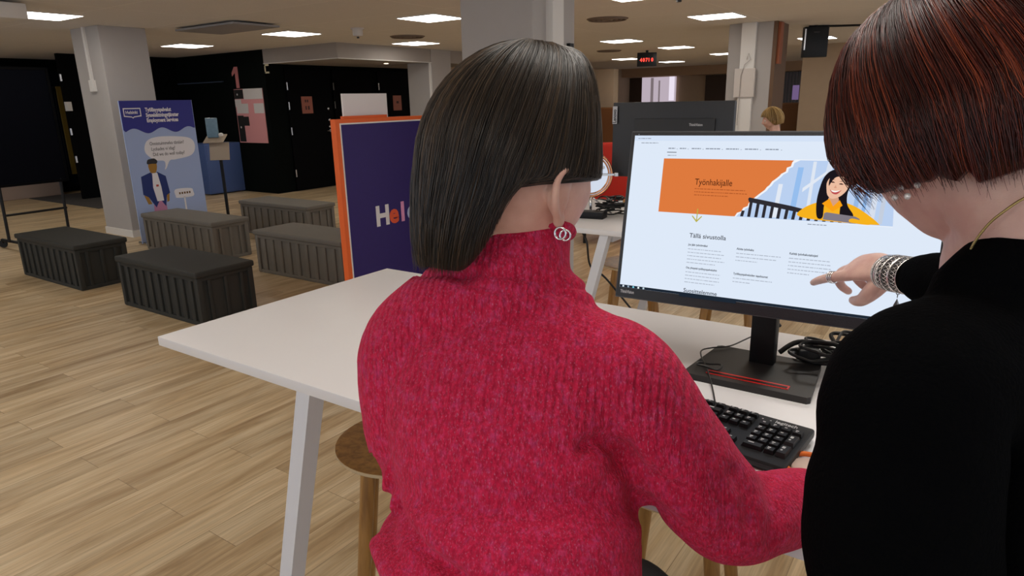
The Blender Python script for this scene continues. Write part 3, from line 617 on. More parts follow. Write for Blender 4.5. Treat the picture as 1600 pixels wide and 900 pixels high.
# white tables: table top plus four splayed legs
def table(x0, y0, x1, y1, z, lab, legs_x):
    t = thing('bar_table', lab, 'table', ((x0+x1)/2, (y0+y1)/2, 0), 0, 'white bar tables'); a, b = (x1-x0)/2, (y1-y0)/2; cx = (x0+x1)/2
    MB().box((0, 0, z-0.0125), (2*a, 2*b, 0.025), bev=0.0025).build('table_top', M_white, t, True, 40)
    for lx in legs_x:
        sgn = -1 if lx < cx else 1
        for sy in (-1, 1):
            p0 = Vector((lx-cx, sy*(b-0.03), z-0.025)); p1 = Vector((lx-cx+sgn*0.27, sy*(b-0.03)+sy*0.02, 0.0)); d = (p0-p1).normalized()
            L = MB(); w2, d2 = 0.022, 0.022
            vs = []
            for p in (p1, p0):
                for (u, v) in ((-1, -1), (1, -1), (1, 1), (-1, 1)): vs.append(p+X*u*w2+Y*v*d2)
            L.add(vs, [(0, 1, 2, 3), (7, 6, 5, 4), (0, 4, 5, 1), (1, 5, 6, 2), (2, 6, 7, 3), (3, 7, 4, 0)]); L.build('leg', M_legwhite, t)
        MB().box2((lx-cx-0.02, -b+0.06, z-0.065), (lx-cx+0.02, b-0.06, z-0.025)).build('cross_rail', M_legwhite, t)
    return t
table(-1.728, 0.850, 0.65, 1.705, 1.05, 'white bar table the two women work at', (-1.155, 0.10))
table(-1.95, 2.73, 0.45, 3.59, 1.05, 'white bar table behind, carrying the open black monitor back', (-1.37, 0.0))
# bar stools
def make_stool(lab, cat='stool', seat_h=0.75, black=False):
    t = thing('bar_stool', lab, cat, (0, 0, 0), 0, 'wooden bar stools')
    st = MB().lathe([(0.168, seat_h-0.016), (0.178, seat_h-0.010), (0.182, seat_h-0.002), (0.182, seat_h), (0.172, seat_h+0.0015), (0.10, seat_h-0.004), (0.0005, seat_h-0.006)], seg=48).build('seat', M_blk if black else M_birch, t, True, 50)
    MB().lathe([(0.1795, seat_h-0.0125), (0.1835, seat_h-0.006), (0.1835, seat_h-0.002), (0.1815, seat_h-0.001), (0.1795, seat_h-0.0125)], seg=48, cap=False).build('edge_band', M_ply, st, True, 50)
    for k in range(4):
        a = pi/4+k*pi/2
        MB().tube([(0.235*cos(a), 0.235*sin(a), 0), (0.125*cos(a), 0.125*sin(a), seat_h-0.014)], [0.014, 0.020], 14).build('leg', M_birch, t, True, 50)
    z = 0.30; r = 0.235-0.11*z/(seat_h-0.014)
    for k in range(4):
        a = pi/4+k*pi/2; b = a+pi/2
        MB().tube([(r*cos(a), r*sin(a), z), (r*cos(b), r*sin(b), z)], 0.006, 8).build('foot_rail', M_steel, t, True, 50)
    return t
s0 = make_stool('birch bar stool pushed under the near table, left of the woman in crimson'); s0.location = (-1.185, 1.185, 0); s0.rotation_euler.z = radians(41)
STOOLS = []
for (x, y, r, lab) in ((-0.40, 0.56, 34.6, 'birch bar stool under the seated woman in crimson'), (-0.50, 1.43, 8, 'birch bar stool under the near table below the keyboard arm'),
                       (-1.50, 3.37, 30, 'birch bar stool under the back table beside its left leg'), (-0.98, 3.42, 10, 'birch bar stool under the back table behind the monitor foot')):
    s = copy_tree(s0); s.location = (x, y, 0); s.rotation_euler.z = radians(r); s['label'] = lab; STOOLS.append(s)
# ---------------------------------------------------------------- the monitor on the near table
def monitor(loc, c, yaw, tilt, roll, lab, W=0.5977, H=0.3363, front=True):
    t = thing('computer_monitor', lab, 'monitor', loc); loc = Vector(loc)
    r = Vector((cos(yaw), sin(yaw), 0)); n0 = Vector((sin(yaw), -cos(yaw), 0)); n = cos(tilt)*n0+sin(tilt)*Z; up = cos(tilt)*Z-sin(tilt)*n0
    r2 = cos(roll)*r+sin(roll)*up; u2 = cos(roll)*up-sin(roll)*r; c0 = Vector(c)-loc
    S = lambda u, v, d=0.0: c0+r2*(u/1000)+u2*(v/1000)+n*(d/1000)
    Rm = Matrix((r2, u2, n)).transposed(); w, h = W*1000/2, H*1000/2
    MB().box(S(0, -7, -6), (W+0.016, H+0.030, 0.011), Rm, bev=0.002).build('bezel', M_blk2, t, True, 30)
    hb = MB().box(S(0, -2, -23), (W-0.01, H+0.005, 0.026), Rm, bev=0.01); hb.box(S(0, -10, -40), (0.30, 0.20, 0.02), Rm, bev=0.006)
    hb.build('housing', M_blk2, t, True, 30)
    MB().box(S(0, -7, -6), (W+0.020, H+0.034, 0.006), Rm, bev=0.002).build('rim', mat('rim_grey', srgb(72, 74, 78), 0.4), t, True, 30)
    # stand
    b = MB(); nb = Vector((0, 0.045, 0))
    b.box(Vector((0, 0.045, 0.16)), (0.052, 0.035, 0.31), bev=0.005); b.box(S(0, -10, -58), (0.11, 0.11, 0.03), Rm, bev=0.006)
    b.build('neck', M_blk, t, True, 30)
    bp = MB().prism([(-0.122, -0.105), (0.122, -0.105), (0.128, -0.098), (0.113, 0.088), (0.105, 0.095), (-0.105, 0.095), (-0.113, 0.088), (-0.128, -0.098)], (0, 0, 0), X, Y, 0.014)
    bp.build('base', M_base, t)
    se = MB().box2((-0.083, -0.086, 0.0135), (0.083, -0.067, 0.0152)).build('slot_edge', M_red, t)
    MB().box2((-0.080, -0.083, 0.0145), (0.080, -0.0735, 0.0158)).build('phone_slot', M_blk, se)
    return t, S, r2, u2, n
mt, S, R2, U2, NN = monitor((-0.333, 1.405, 1.05), (-0.332, 1.38, 1.387), 0.016, 0.212, 0.008, 'large switched-on monitor showing an orange and white job web page')
sc = MB().prism([(-298.8, -168.1), (298.8, -168.1), (298.8, 168.1), (-298.8, 168.1)], S(0, 0, 0.0), R2/1000, U2/1000, 0.0003)
scr = sc.build('screen', glow('page_white', srgb(222, 233, 248), 1.0), mt)
def P2(poly, m, d, name):
    return MB().prism(poly, S(0, 0, d), R2/1000, U2/1000, 0.00012).build(name, m, scr)
def T2(s, size, col, u, v, name='lettering', bold=0.0, d=0.9, sx=1.0):
    return text(s, size/1000, glow('ink_%d_%d_%d' % tuple(col), srgb(*col), 1.0), S(u, v, d), R2, U2, scr, name, ext=0.00005, bold=bold, sx=sx)
P2([(-298.5, 157), (298.5, 157), (298.5, 168), (-298.5, 168)], glow('tab_bar', srgb(212, 226, 246)), 0.35, 'tab_bar')
P2([(-298.5, -168), (298.5, -168), (298.5, -162.5), (-298.5, -162.5)], glow('task_bar', srgb(30, 40, 52)), 0.35, 'task_bar')
for i, cc in enumerate(((220, 230, 240), (150, 170, 190), (120, 200, 220), (230, 240, 240), (190, 210, 220))):
    P2([(-292+i*12, -167.3), (-288+i*12, -167.3), (-288+i*12, -163.5), (-292+i*12, -163.5)], glow('icon_%d' % i, srgb(*cc)), 0.5, 'task_icon')
P2([(-226.5, 5), (-226.5, 119.5), (212, 121), (221, 5)], glow('page_orange', srgb(222, 122, 62)), 0.35, 'orange_banner')
# the picture on the page, torn edge against the orange
torn = [(-63+ (110*t/22) + (1.6*sin(t*2.9)+1.2*sin(t*5.3)), -1+121*t/22+1.3*sin(t*3.7)) for t in range(23)]
P2([(221, 3.5)]+[(x-4, y+1.5) for x, y in [(-66, 3.5)]+torn[1:-1]+[(44, 121)]]+[(212, 122)], glow('torn_white', srgb(240, 244, 250)), 0.5, 'torn_edge')
pic = [(221, 5), (-60, 5)]+torn[2:-1]+[(50, 121), (212, 121)]
P2(pic, glow('pic_blue', srgb(186, 208, 240)), 0.65, 'photo_ground')
def edge_u(v): return -63+110*(v+1)/121+4
for (a, b, wd2, cc, sl) in ((10, 40, 8, (226, 233, 244), .22), (40, 60, 10, (150, 190, 238), .22), (70, 78, 6, (222, 230, 242), .1), (88, 96, 10, (214, 224, 240), .3), (150, 158, 8, (150, 185, 230), .2), (165, 172, 6, (140, 180, 228), .2), (180, 188, 9, (214, 222, 236), .12), (196, 204, 7, (196, 206, 222), .1), (118, 124, 20, (202, 216, 238), .2)):
    y0, y1 = 8, 119; u0 = a; 
    while edge_u(y0) < u0 and False: pass
    y1 = min(119, (u0+wd2*0.2+63)/110*121-8 if u0 < 50 else 119)
    if y1 > y0+10: P2([(u0-sl*0, y0), (u0+wd2, y0), (min(210, u0+wd2+sl*(y1-y0)*.35), y1), (min(205, u0+sl*(y1-y0)*.35), y1)], glow('pic_%d_%d_%d' % cc, srgb(*cc)), 0.72, 'photo_window')
P2([(60, 60), (100, 96), (100, 102), (60, 68)], glow('pic_white', srgb(226, 233, 244)), 0.78, 'photo_beam'); P2([(150, 119), (205, 78), (206, 86), (160, 119)], glow('pic_white', srgb(226, 233, 244)), 0.78, 'photo_beam')
dk = glow('pic_dark', srgb(46, 44, 50))
P2([(-40, 42), (-38, 36), (150, 6), (160, 6), (160, 9), (40, 33), (-38, 45)], dk, 0.80, 'photo_rail')
for i in range(14):
    u = -52+i*14; top = 40-(u+40)*0.17
    if u < -45: top = 18
    P2([(u, 6), (u+6, 6), (u+8, top), (u+2, top)], dk, 0.78, 'photo_bar')
# smiling woman in the picture: yellow shirt, long black hair, laptop
P2(smooth_poly([(58, 14), (62, 26), (80, 38), (100, 44), (125, 46), (150, 40), (172, 28), (196, 10), (190, 6), (100, 8)]), glow('pic_yellow', srgb(246, 178, 30)), 0.90, 'printed_shirt')
P2(smooth_poly([(92, 14), (88, 40), (90, 66), (96, 90), (108, 103), (126, 106), (142, 98), (146, 82), (140, 62), (142, 40), (154, 22), (150, 12), (132, 18), (128, 44), (104, 44), (102, 14)]), glow('pic_hair', srgb(26, 22, 28)), 0.96, 'printed_hair')
P2(smooth_poly([(103, 66), (102, 80), (108, 90), (122, 94), (136, 88), (140, 76), (136, 64), (126, 54), (114, 50), (106, 56)]), glow('pic_skin', srgb(236, 188, 160)), 1.02, 'printed_face')
P2(smooth_poly([(106, 88), (112, 97), (126, 99), (138, 92), (140, 80), (134, 90), (124, 92), (116, 90), (110, 82), (106, 74)]), glow('pic_hair', srgb(26, 22, 28)), 1.08, 'printed_fringe')
P2(smooth_poly([(108, 46), (112, 56), (124, 54), (126, 44), (118, 36)]), glow('pic_neck', srgb(214, 160, 130)), 1.0, 'printed_neck')
P2([(98, 40), (110, 50), (118, 36), (128, 48), (134, 38), (118, 26)], glow('pic_collar', srgb(250, 160, 20)), 1.06, 'printed_collar')
ink = glow('pic_ink', srgb(60, 34, 34))
for (u, v) in ((112, 81), (127, 78)): P2(smooth_poly([(u-4, v), (u, v+1.6), (u+4, v-.6), (u, v-1)]), ink, 1.12, 'printed_eye'); P2([(u-5, v+4.2), (u, v+6), (u+5, v+4), (u, v+5)], ink, 1.12, 'printed_brow')
P2(smooth_poly([(109, 67), (115, 64), (124, 64), (129, 67), (122, 59), (114, 60)]), glow('pic_lip', srgb(190, 80, 80)), 1.12, 'printed_mouth'); P2(smooth_poly([(111, 66), (118, 65), (126, 66), (120, 62.5), (114, 63)]), glow('pic_teeth', srgb(250, 246, 242)), 1.16, 'printed_teeth')
P2([(118, 76), (120, 70), (115, 70.5)], glow('pic_nose', srgb(216, 158, 130)), 1.12, 'printed_nose')
P2([(103, 10), (104, 22), (108, 24), (158, 19), (166, 15), (163, 6)], glow('pic_laptop', srgb(128, 122, 132)), 1.14, 'printed_laptop')
P2(smooth_poly([(150, 8), (152, 15), (170, 12), (186, 9), (180, 5)]), glow('pic_yellow', srgb(246, 178, 30)), 1.2, 'printed_sleeve')
T2('Työnhakijalle', 18.5, (84, 40, 20), -153, 66, bold=0.0001, sx=0.80)
T2('Tällä sivustolla', 13.2, (40, 44, 54), -152, -45, bold=0.0001)
for s, u, v, sz in (('Jos jäät työttömäksi', -152, -62, 6.0), ('Aloita työnhaku', -51, -62, 6.2), ('Kehitä työnhakutaitojasi', 51, -62, 6.2), ('Ota yhteyttä työllisyyspalveluihin', -152, -111, 5.8), ('Työllisyyspalveluiden tapahtumat', -52, -113, 6.0)):
    T2(s, sz, (48, 52, 62), u, v, bold=0.00012, sx=0.86)
T2('Suosittelemme', 12, (40, 44, 54), -152, -172+10.5, bold=0.0001)
P2([(-160, -172), (-40, -172), (-40, -162.6), (-160, -162.6)], glow('task_bar', srgb(30, 40, 52)), 1.0, 'task_bar_front')
dash = MB(); random.seed(3)
def dashes(u, v, n, wl, col='g', lh=7.2):
    g = MB()
    for k in range(n):
        x = u; end = u+wl*(0.85+0.15*random.random()) if k < n-1 else u+wl*random.uniform(.35, .8)
        while x < end:
            l = random.uniform(2.2, 8.5); g.prism([(x, v-k*lh), (min(x+l, end), v-k*lh), (min(x+l, end), v-k*lh+1.5), (x, v-k*lh+1.5)], S(0, 0, .5), R2/1000, U2/1000, 0.0001); x += l+1.4
    return g
M_gl = glow('ink_grey', srgb(172, 180, 194)); M_gr = glow('ink_brown', srgb(170, 84, 40)); M_gn = glow('ink_mid', srgb(140, 148, 162))
for (u, v, n, wl) in ((-152, -70, 5, 80), (-51, -70, 3, 88), (51, -70, 5, 82), (-152, -119, 4, 82), (-52, -121, 2, 82)): dashes(u, v, n, wl).build('paragraph', M_gl, scr)
dashes(-152, 57, 3, 112, lh=6.5).build('paragraph', M_gr, scr); dashes(77, -1.5, 1, 66).build('caption', M_gn, scr)
nv_ = MB()
for (a, b) in ((-219, -200), (-194, -176), (-168, -144), (-138, -104), (-96, -66), (-58, -28), (-18, 12)):
    x = a
    while x < b-4: l = random.uniform(3, 8); nv_.prism([(x, 140), (min(x+l, b-4), 140), (min(x+l, b-4), 142.2), (x, 142.2)], S(0, 0, .5), R2/1000, U2/1000, 0.0001); x += l+1
    nv_.prism([(b-1, 140.5), (b+2, 140.5), (b+.5, 139)][::-1], S(0, 0, .5), R2/1000, U2/1000, 0.0001)
nv_.build('menu_row', M_gn, scr); P2([(-221, 132), (-200, 132), (-200, 133.4), (-221, 133.4)], glow('ink_48_52_62', srgb(48, 52, 62)), 0.6, 'menu_underline')
dashes(-219, 125.5, 1, 46).build('breadcrumb', M_gn, scr); dashes(-290, 161, 1, 40).build('tab_title', M_gn, scr); dashes(-282, 151.5, 1, 60).build('address_text', M_gn, scr)
ol = glow('arrow_olive', srgb(186, 176, 74))
P2([(-141.4, 16), (-139.4, 16), (-139.4, -10), (-141.4, -10)], ol, .8, 'arrow'); P2([(-150, 1.5), (-151.5, 0), (-140.4, -12.5), (-129.5, 0), (-131, 1.5), (-140.4, -8.5)], ol, .85, 'arrow')
text('ThinkVision', 0.0095, mat('logo_grey', srgb(190, 190, 192), 0.4), S(-296, -180.5, -0.2), R2, U2, mt, 'logo', ext=0.0001, bold=0.00025, sx=0.72)
P2([(-291, 169.5), (-288.5, 169.5), (-288.5, 171.5), (-291, 171.5)], glow('camera_dot', srgb(120, 125, 130)), 0.5, 'corner_mark')

# keyboard
kb = thing('keyboard', 'black full-size keyboard with number pad on the near table', 'keyboard', (-0.400, 1.105, 1.05), radians(-6.5))
KL, KD = 0.45, 0.150
kt = MB(); kt.box((0, 0, 0.012), (KL, KD, 0.017), Matrix.Rotation(radians(3), 3, 'X'), bev=0.006, seg=3); kt.build('case', M_blk, kb, True, 30)
MB().box((0, -0.070, 0.0085), (KL-0.03, 0.012, 0.008), bev=0.003).build('front_edge', M_blk2, kb, True, 30)
M_key = mat('key_black', (0.007, 0.007, 0.008), 0.42, spec=0.3); M_leg = mat('key_legend', srgb(190, 190, 190), 0.5)
def key(x, y, w, h=0.0165, lab=True, u=True):
    z = 0.0215+(y)*0.052
    k = MB(); a, b = w/2-0.0011, h/2-0.0011
    vs = [(x-a, y-b, z-0.001), (x+a, y-b, z-0.001), (x+a, y+b, z-0.001), (x-a, y+b, z-0.001), (x-a*.82, y-b*.78, z+.0058), (x+a*.82, y-b*.78, z+.0058), (x+a*.82, y+b*.86, z+.0062), (x-a*.82, y+b*.86, z+.0062)]
    k.add(vs, [(3, 2, 1, 0), (4, 5, 6, 7), (0, 1, 5, 4), (1, 2, 6, 5), (2, 3, 7, 6), (3, 0, 4, 7)])
    if lab:
        for (c, d, e, f) in ((-.5, .15, .10, .55), (-.45, -.35, -.05, -.12)) if random.random() < .6 else ((-.5, .1, .05, .5),):
            k.add([(x+a*c, y+b*d, z+.0063), (x+a*e, y+b*d, z+.0063), (x+a*e, y+b*f, z+.0065), (x+a*c, y+b*f, z+.0065)], [(0, 1, 2, 3)], 1)
    return k.build('key', [M_key, M_leg], kb)
U = 0.0187
rows = [0.035, 0.0155, -0.0035, -0.0225, -0.0415]
xl = -KL/2+0.020
for i in range(13): key(xl+U*0.5+i*U, rows[0], U)
key(xl+U*14.0, rows[0], U*1.9)
for i in range(12): key(xl+U*2.0+i*U, rows[1], U)
key(xl+U*0.75, rows[1], U*1.4); key(xl+U*14.25, rows[1], U*1.4)
for i in range(12): key(xl+U*2.25+i*U, rows[2], U)
key(xl+U*0.87, rows[2], U*1.65); key(xl+U*14.4, rows[2], U*1.1)
for i in range(10): key(xl+U*2.75+i*U, rows[3], U)
key(xl+U*1.1, rows[3], U*2.1); key(xl+U*13.6, rows[3], U*2.6)
for w_, c_ in ((1.2, .6), (1.2, 1.9), (1.2, 3.2), (6.0, 6.9), (1.2, 10.6), (1.2, 11.9), (1.2, 13.2)): key(xl+U*c_, rows[4], U*w_)
key(xl+U*14.4, rows[4], U*1.1)
for i in range(13): key(xl+U*0.5+i*U*1.15, 0.056, U, 0.012)
xn = xl+U*15.6
for r_ in (0, 1):
    for i in range(3): key(xn+i*U, rows[r_], U)
for i in range(3): key(xn+i*U, 0.056, U, 0.012)
key(xn+U, rows[3], U)
for i in range(3): key(xn+i*U, rows[4], U)
xp = xl+U*19.1
for r_ in range(5):
    for i in range(3):
        if r_ == 4 and i == 1: continue
        if r_ == 4 and i == 0: key(xp+U*0.5, rows[4], U*2); continue
        key(xp+i*U, rows[r_], U)
key(xp+3*U, rows[0], U); key(xp+3*U, (rows[1]+rows[2])/2, U, 0.036); key(xp+3*U, (rows[3]+rows[4])/2, U, 0.036)
text('logitech', 0.0135, M_leg, (xp+U*0.55, 0.0535, 0.0248), Vector((1, 0, 0)), Vector((0, 1, 0.052)), kb, 'logo', ext=0.0001, bold=0.0002, sx=0.9)
for i in range(3): MB().lathe([(0.0016, 0), (0.0016, 0.0004)], (xp-0.012+i*0.014, 0.0575, 0.0243), 8).build('indicator', M_leg, kb)

# cables
def cable(name, pts, r, lab, m=M_cable, dens=6, cat='cable'):
    q = spline([list(p) for p in pts], dens); return tag(MB().tube(q, r, 8).build(name, m, None, True), lab, cat)
def tp(px, py, dz=0.004, z=1.05):      # spot on the table seen at a pixel
    v = (FW + RT*((px-800)/FPX) - UP*((py-450)/FPX)); k = (z-HC)/v.z; p = CAM0+v*k; p.z = z+dz; return p
cable('keyboard_cable', [tp(1118, 645, 0.012), tp(1112, 610, 0.010), tp(1103, 588, 0.020), tp(1095, 570, 0.02), tp(1096, 560, 0.02), tp(1112, 556, 0.02), tp(1140, 553, .02), tp(1165, 542, .02), tp(1178, 536, .02)], 0.0017, 'thin black cable running from the keyboard over the monitor foot')
ring = [Vector((-0.418+0.026*cos(a)*1.0, 1.345+0.014*sin(a)+0.004*sin(3*a), 1.072+0.002*sin(a*2))) for a in [k*2*pi/20 for k in range(46)]]
cable('cable_tie', ring, 0.0022, 'small coiled loop of black cable on the left of the monitor foot', dens=2)
tg = thing('cable_bundle', 'tangle of black cables behind the monitor foot on the near table', 'cables', (-0.195, 1.51, 1.05))
random.seed(11)
for k in range(9):
    cx, cy = random.uniform(-.035, .05), random.uniform(-.05, .05); a0 = random.uniform(0, 6); q = []
    rx, ry = random.uniform(.05, .085), random.uniform(.022, .045); th = random.uniform(-.5, .5)
    for j in range(26):
        a = a0+j*2*pi/22; x = rx*cos(a)*(1+.12*sin(3*a+k)); y = ry*sin(a)*(1+.2*cos(2*a)); q.append((cx+x*cos(th)-y*sin(th), cy+x*sin(th)+y*cos(th), 0.008+0.0062*k+0.012*abs(sin(a*1.3+k))))
    MB().tube(spline(q, 3), 0.0032 if k % 3 else 0.0045, 8).build('cable_loop', M_cable, tg, True)
MB().box((-0.055, -0.02, 0.035), (0.05, 0.025, 0.022), Matrix.Rotation(0.6, 3, 'Z'), bev=0.004).build('plug', M_blk, tg, True, 30)
MB().box((-0.078, -0.035, 0.036), (0.014, 0.003, 0.010), Matrix.Rotation(0.6, 3, 'Z')).build('plug_pins', M_steel, tg)
MB().tube(spline([list(p) for p in ((0.045, -0.03, 0.17), (0.046, -0.01, 0.12), (0.035, 0.0, 0.07), (-0.02, 0.01, 0.055), (-0.08, 0.0, 0.05), (-0.11, -0.03, 0.03))], 6), 0.0055, 8).build('power_lead', M_cable, tg, True)
MB().tube(spline([list(p) for p in ((-0.17, -0.05, 0.17), (-0.15, -0.02, 0.12), (-0.12, 0.0, 0.08))], 6), 0.004, 8).build('signal_lead', M_cable, tg, True)
lo_ = MB().torus((-0.158, 1.050, 1.058), 0.034, 0.0045, seg=40, sg=8, sy=1.15); tag(lo_.build('orange_strap', mat('strap_orange', srgb(226, 112, 30), 0.6), None, True), 'orange strap loop lying right of the keyboard', 'strap')
tag(MB().lathe([(0.0005, 0), (0.026, 0), (0.028, 0.004), (0.024, 0.009), (0.0005, 0.010)], (-0.158, 1.05, 1.05), 24).build('pale_disc', mat('pale_disc', srgb(214, 190, 176), 0.5), None, True), 'pale disc inside the orange strap loop right of the keyboard', 'disc')

# ---------------------------------------------------------------- things on the back table
m2 = thing('open_back_monitor', 'black back of a monitor with a white label on the rear table', 'monitor', (-1.25, 3.25, 1.05), radians(1))
Rt = Matrix.Rotation(radians(-2), 3, 'X')
MB().box((0, -0.05, 0.375), (0.605, 0.035, 0.365), Rt, bev=0.006).build('housing', M_blk2, m2, True, 30)
MB().box((0.02, -0.074, 0.36), (0.40, 0.014, 0.24), Rt, bev=0.004).build('rear_box', mat('charcoal_dark', srgb(28, 29, 32), 0.5), m2, True, 30)
MB().box((0, -0.06, 0.18), (0.055, 0.04, 0.34), bev=0.005).build('neck', M_blk, m2, True, 30); MB().box((0, 0.0, 0.008), (0.25, 0.2, 0.014), bev=0.004).build('base', M_base, m2, True, 30)
MB().box((-0.288, -0.071, 0.497), (0.024, 0.003, 0.085), Rt).build('label', mat('label_grey', srgb(190, 190, 194), 0.5), m2)
text('Lenovo', 0.026, mat('label_black', (0.01, 0.01, 0.012), 0.5), (-0.280, -0.0735, 0.458), Z, -X, m2, 'logo', bold=0.0006, sx=0.85)
text('ThinkVision', 0.017, mat('logo_grey', srgb(190, 190, 192), 0.4), (0.10, -0.0835, 0.445), X, Z, m2, 'logo', bold=0.0003, sx=0.8)
mi = thing('round_mirror', 'round rose gold mirror with a silver clamp on the rear table', 'mirror', (-1.615, 3.07, 1.05), radians(42))
Mr = Matrix.Rotation(pi/2, 3, 'X')
MB().torus((0, 0, 0.205), 0.108, 0.0075, Mr, 56, 10).build('ring', mat('rose_gold', (0.80, 0.40, 0.22), 0.25, metal=1.0), mi, True)
MB().torus((0, -0.006, 0.205), 0.094, 0.0035, Mr, 56, 8).build('inner_ring', MATS['rose_gold'], mi, True)
MB().lathe([(0.102, -0.003), (0.102, 0.001)], (0, 0, 0.205), 48, 0, Mr).build('glass', mat('mirror_glass', (0.8, 0.8, 0.82), 0.03, metal=1.0), mi)
MB().box((0.0, -0.012, 0.205), (0.25, 0.008, 0.010)).box((0.128, -0.012, 0.205), (0.02, 0.018, 0.02), bev=0.003).build('clamp', M_steel, mi)
MB().tube([(0, 0, 0.10), (0, 0.0, 0.0)], 0.007, 8).tube([(0, 0, 0.10), (0.12, 0.03, 0.0)], 0.004, 8).tube([(0, 0, 0.10), (-0.09, 0.05, 0.0)], 0.004, 8).build('stand', M_steel, mi, True)
ad = tag(MB().box((-1.57, 3.0, 1.067), (0.14, 0.075, 0.034), Matrix.Rotation(0.15, 3, 'Z'), bev=0.005).build('power_adapter', M_blk, None, True, 30), 'black power adapter at the front of the rear table', 'adapter')
c2b = thing('cable_pile', 'pile of black cables in front of the mirror on the rear table', 'cables', (-1.50, 3.16, 1.05))
for k in range(14):
    cx, cy = random.uniform(-.07, .06), random.uniform(-.07, .05); a0 = random.uniform(0, 6); q = []
    rx, ry = random.uniform(.03, .075), random.uniform(.03, .06)
    for j in range(24):
        a = a0+j*2*pi/20; q.append((cx+rx*cos(a), cy+ry*sin(a+.3*k), 0.006+0.0055*k+0.012*abs(sin(a+k))))
    MB().tube(spline(q, 2), 0.0038, 6).build('cable_loop', M_cable, c2b, True)
for k in range(5): MB().box((random.uniform(-.08, .04), random.uniform(-.06, .04), 0.07+random.random()*.02), (0.03, 0.014, 0.012), Matrix.Rotation(random.random()*3, 3, 'Z'), bev=0.002).build('plug', M_steel if k % 2 else M_blk, c2b, True, 30)
tag(MB().box((-1.40, 3.07, 1.12), (0.07, 0.004, 0.05), Matrix.Rotation(0.9, 3, 'Y') @ Matrix.Rotation(.4, 3, 'X')).build('cardboard_tag', mat('cardboard', srgb(190, 140, 84), 0.7)), 'small brown cardboard tag on the cable pile', 'tag')
bg = tag(MB().box((-1.30, 3.47, 1.14), (0.36, 0.14, 0.18), Matrix.Rotation(.3, 3, 'Z'), bev=0.05, seg=4).build('black_bag', mat('black_nylon', (0.006, 0.006, 0.007), 0.7, bump=.4, bscale=18), None, True), 'soft black bag behind the mirror on the rear table', 'bag')
cable('hanging_cable', [(-1.52, 2.80, 1.02), (-1.47, 2.76, 0.98), (-1.46, 2.78, 0.86), (-1.40, 2.82, 0.80), (-1.28, 2.9, 0.62)], 0.005, 'black cable hanging under the rear table beside its leg')
cable('floor_cable', [(-1.95, 3.6, 0.008), (-1.82, 3.72, 0.01), (-1.70, 3.62, 0.01), (-1.62, 3.8, 0.01), (-1.5, 3.7, 0.01)], 0.006, 'black cable on the floor below the rear table')
# ================================================================ PEOPLE
def head_points(mb, M, s=1.0, ears=True):
    nu, nv = 72, 56; vs = []; fs = []
    g = lambda a, b: exp(-(a*a)/(b*b))
    for j in range(nv+1):
        e = -pi/2+pi*j/nv
        for i in range(nu):
            a = 2*pi*i/nu; x, y, z = cos(e)*sin(a), cos(e)*cos(a), sin(e)
            p = Vector((x*0.074, y*0.094, z*(0.112 if z < 0 else 0.128)))
            if z < 0:
                t = min(1, -z); p.x *= 1-0.30*t*t; 
                if y < 0: p.y *= 1-0.35*t
                else: p.y *= 1+0.02*t
            if y > 0.2:
                f = y
                p.y += f*(0.022*g(p.x, 0.012)*g(p.z+0.022, 0.018)+0.012*g(p.x, 0.010)*g(p.z-0.0, 0.02)+0.006*g(p.x, 0.035)*g(p.z-0.024, 0.012)
                          -0.010*(g(p.x-0.031, 0.014)+g(p.x+0.031, 0.014))*g(p.z-0.004, 0.011)+0.008*g(p.x, 0.022)*g(p.z+0.058, 0.010)-0.003*g(p.x, .03)*g(p.z+.0585, .0025)+0.010*g(p.x, 0.022)*g(p.z+0.094, 0.014)
                          +0.005*(g(p.x-0.045, 0.018)+g(p.x+0.045, 0.018))*g(p.z+0.022, 0.02))
            vs.append(M @ (p*s))
    for j in range(nv):
        for i in range(nu): fs.append((j*nu+i, j*nu+(i+1) % nu, (j+1)*nu+(i+1) % nu, (j+1)*nu+i))
    mb.add(vs, fs)
    if ears:
        for sx in (-1, 1):
            hx = [(0.070, 0.012, -0.030), (0.079, 0.004, -0.034), (0.084, -0.006, -0.022), (0.090, -0.014, -0.004), (0.092, -0.015, 0.014), (0.089, -0.006, 0.027), (0.084, 0.006, 0.027), (0.078, 0.014, 0.018), (0.074, 0.014, 0.004)]
            q = spline([[p[0]-0.002, p[1], p[2]*0.92-0.017] for p in hx], 4)
            mb.tube([M @ (Vector((sx*p[0], p[1], p[2]))*s) for p in q], 0.0046*s, 8)
            mb.ball(M @ (Vector((sx*0.0775, -0.001, -0.017))*s), 1, M=(M.to_3x3() @ Matrix.Diagonal((0.0075*s, 0.0155*s, 0.026*s))), nu=16, nv=10)
            mb.ball(M @ (Vector((sx*0.078, 0.003, -0.046))*s), 1, M=(M.to_3x3() @ Matrix.Diagonal((0.004*s, 0.009*s, 0.010*s))), nu=12, nv=8)
def eyes(M, parent, s=1.0):
    for sx in (-1, 1):
        MB().ball(M @ (Vector((sx*0.031, 0.076, 0.004))*s), 0.0115*s).build('eye', mat('eye_white', (0.75, 0.72, 0.7), 0.3), parent, True)
def hand(mb, M, pose, mirror=False):
    "X towards the fingers, Y towards the thumb, Z back of the hand"
    T = lambda p: M @ Vector(p)
    mb.limb([T((-0.03, 0, 0)), T((0.005, 0, 0)), T((0.045, 0.0, 0.002)), T((0.082, 0, 0.0))], [0.021, 0.024, 0.036, 0.036], 20, r2=[0.017, 0.0165, 0.015, 0.011], ref=(M.to_3x3() @ Vector((0, 1, 0))))
    for pts, r in pose: mb.limb([T(p) for p in pts], r, 12, dens=4)
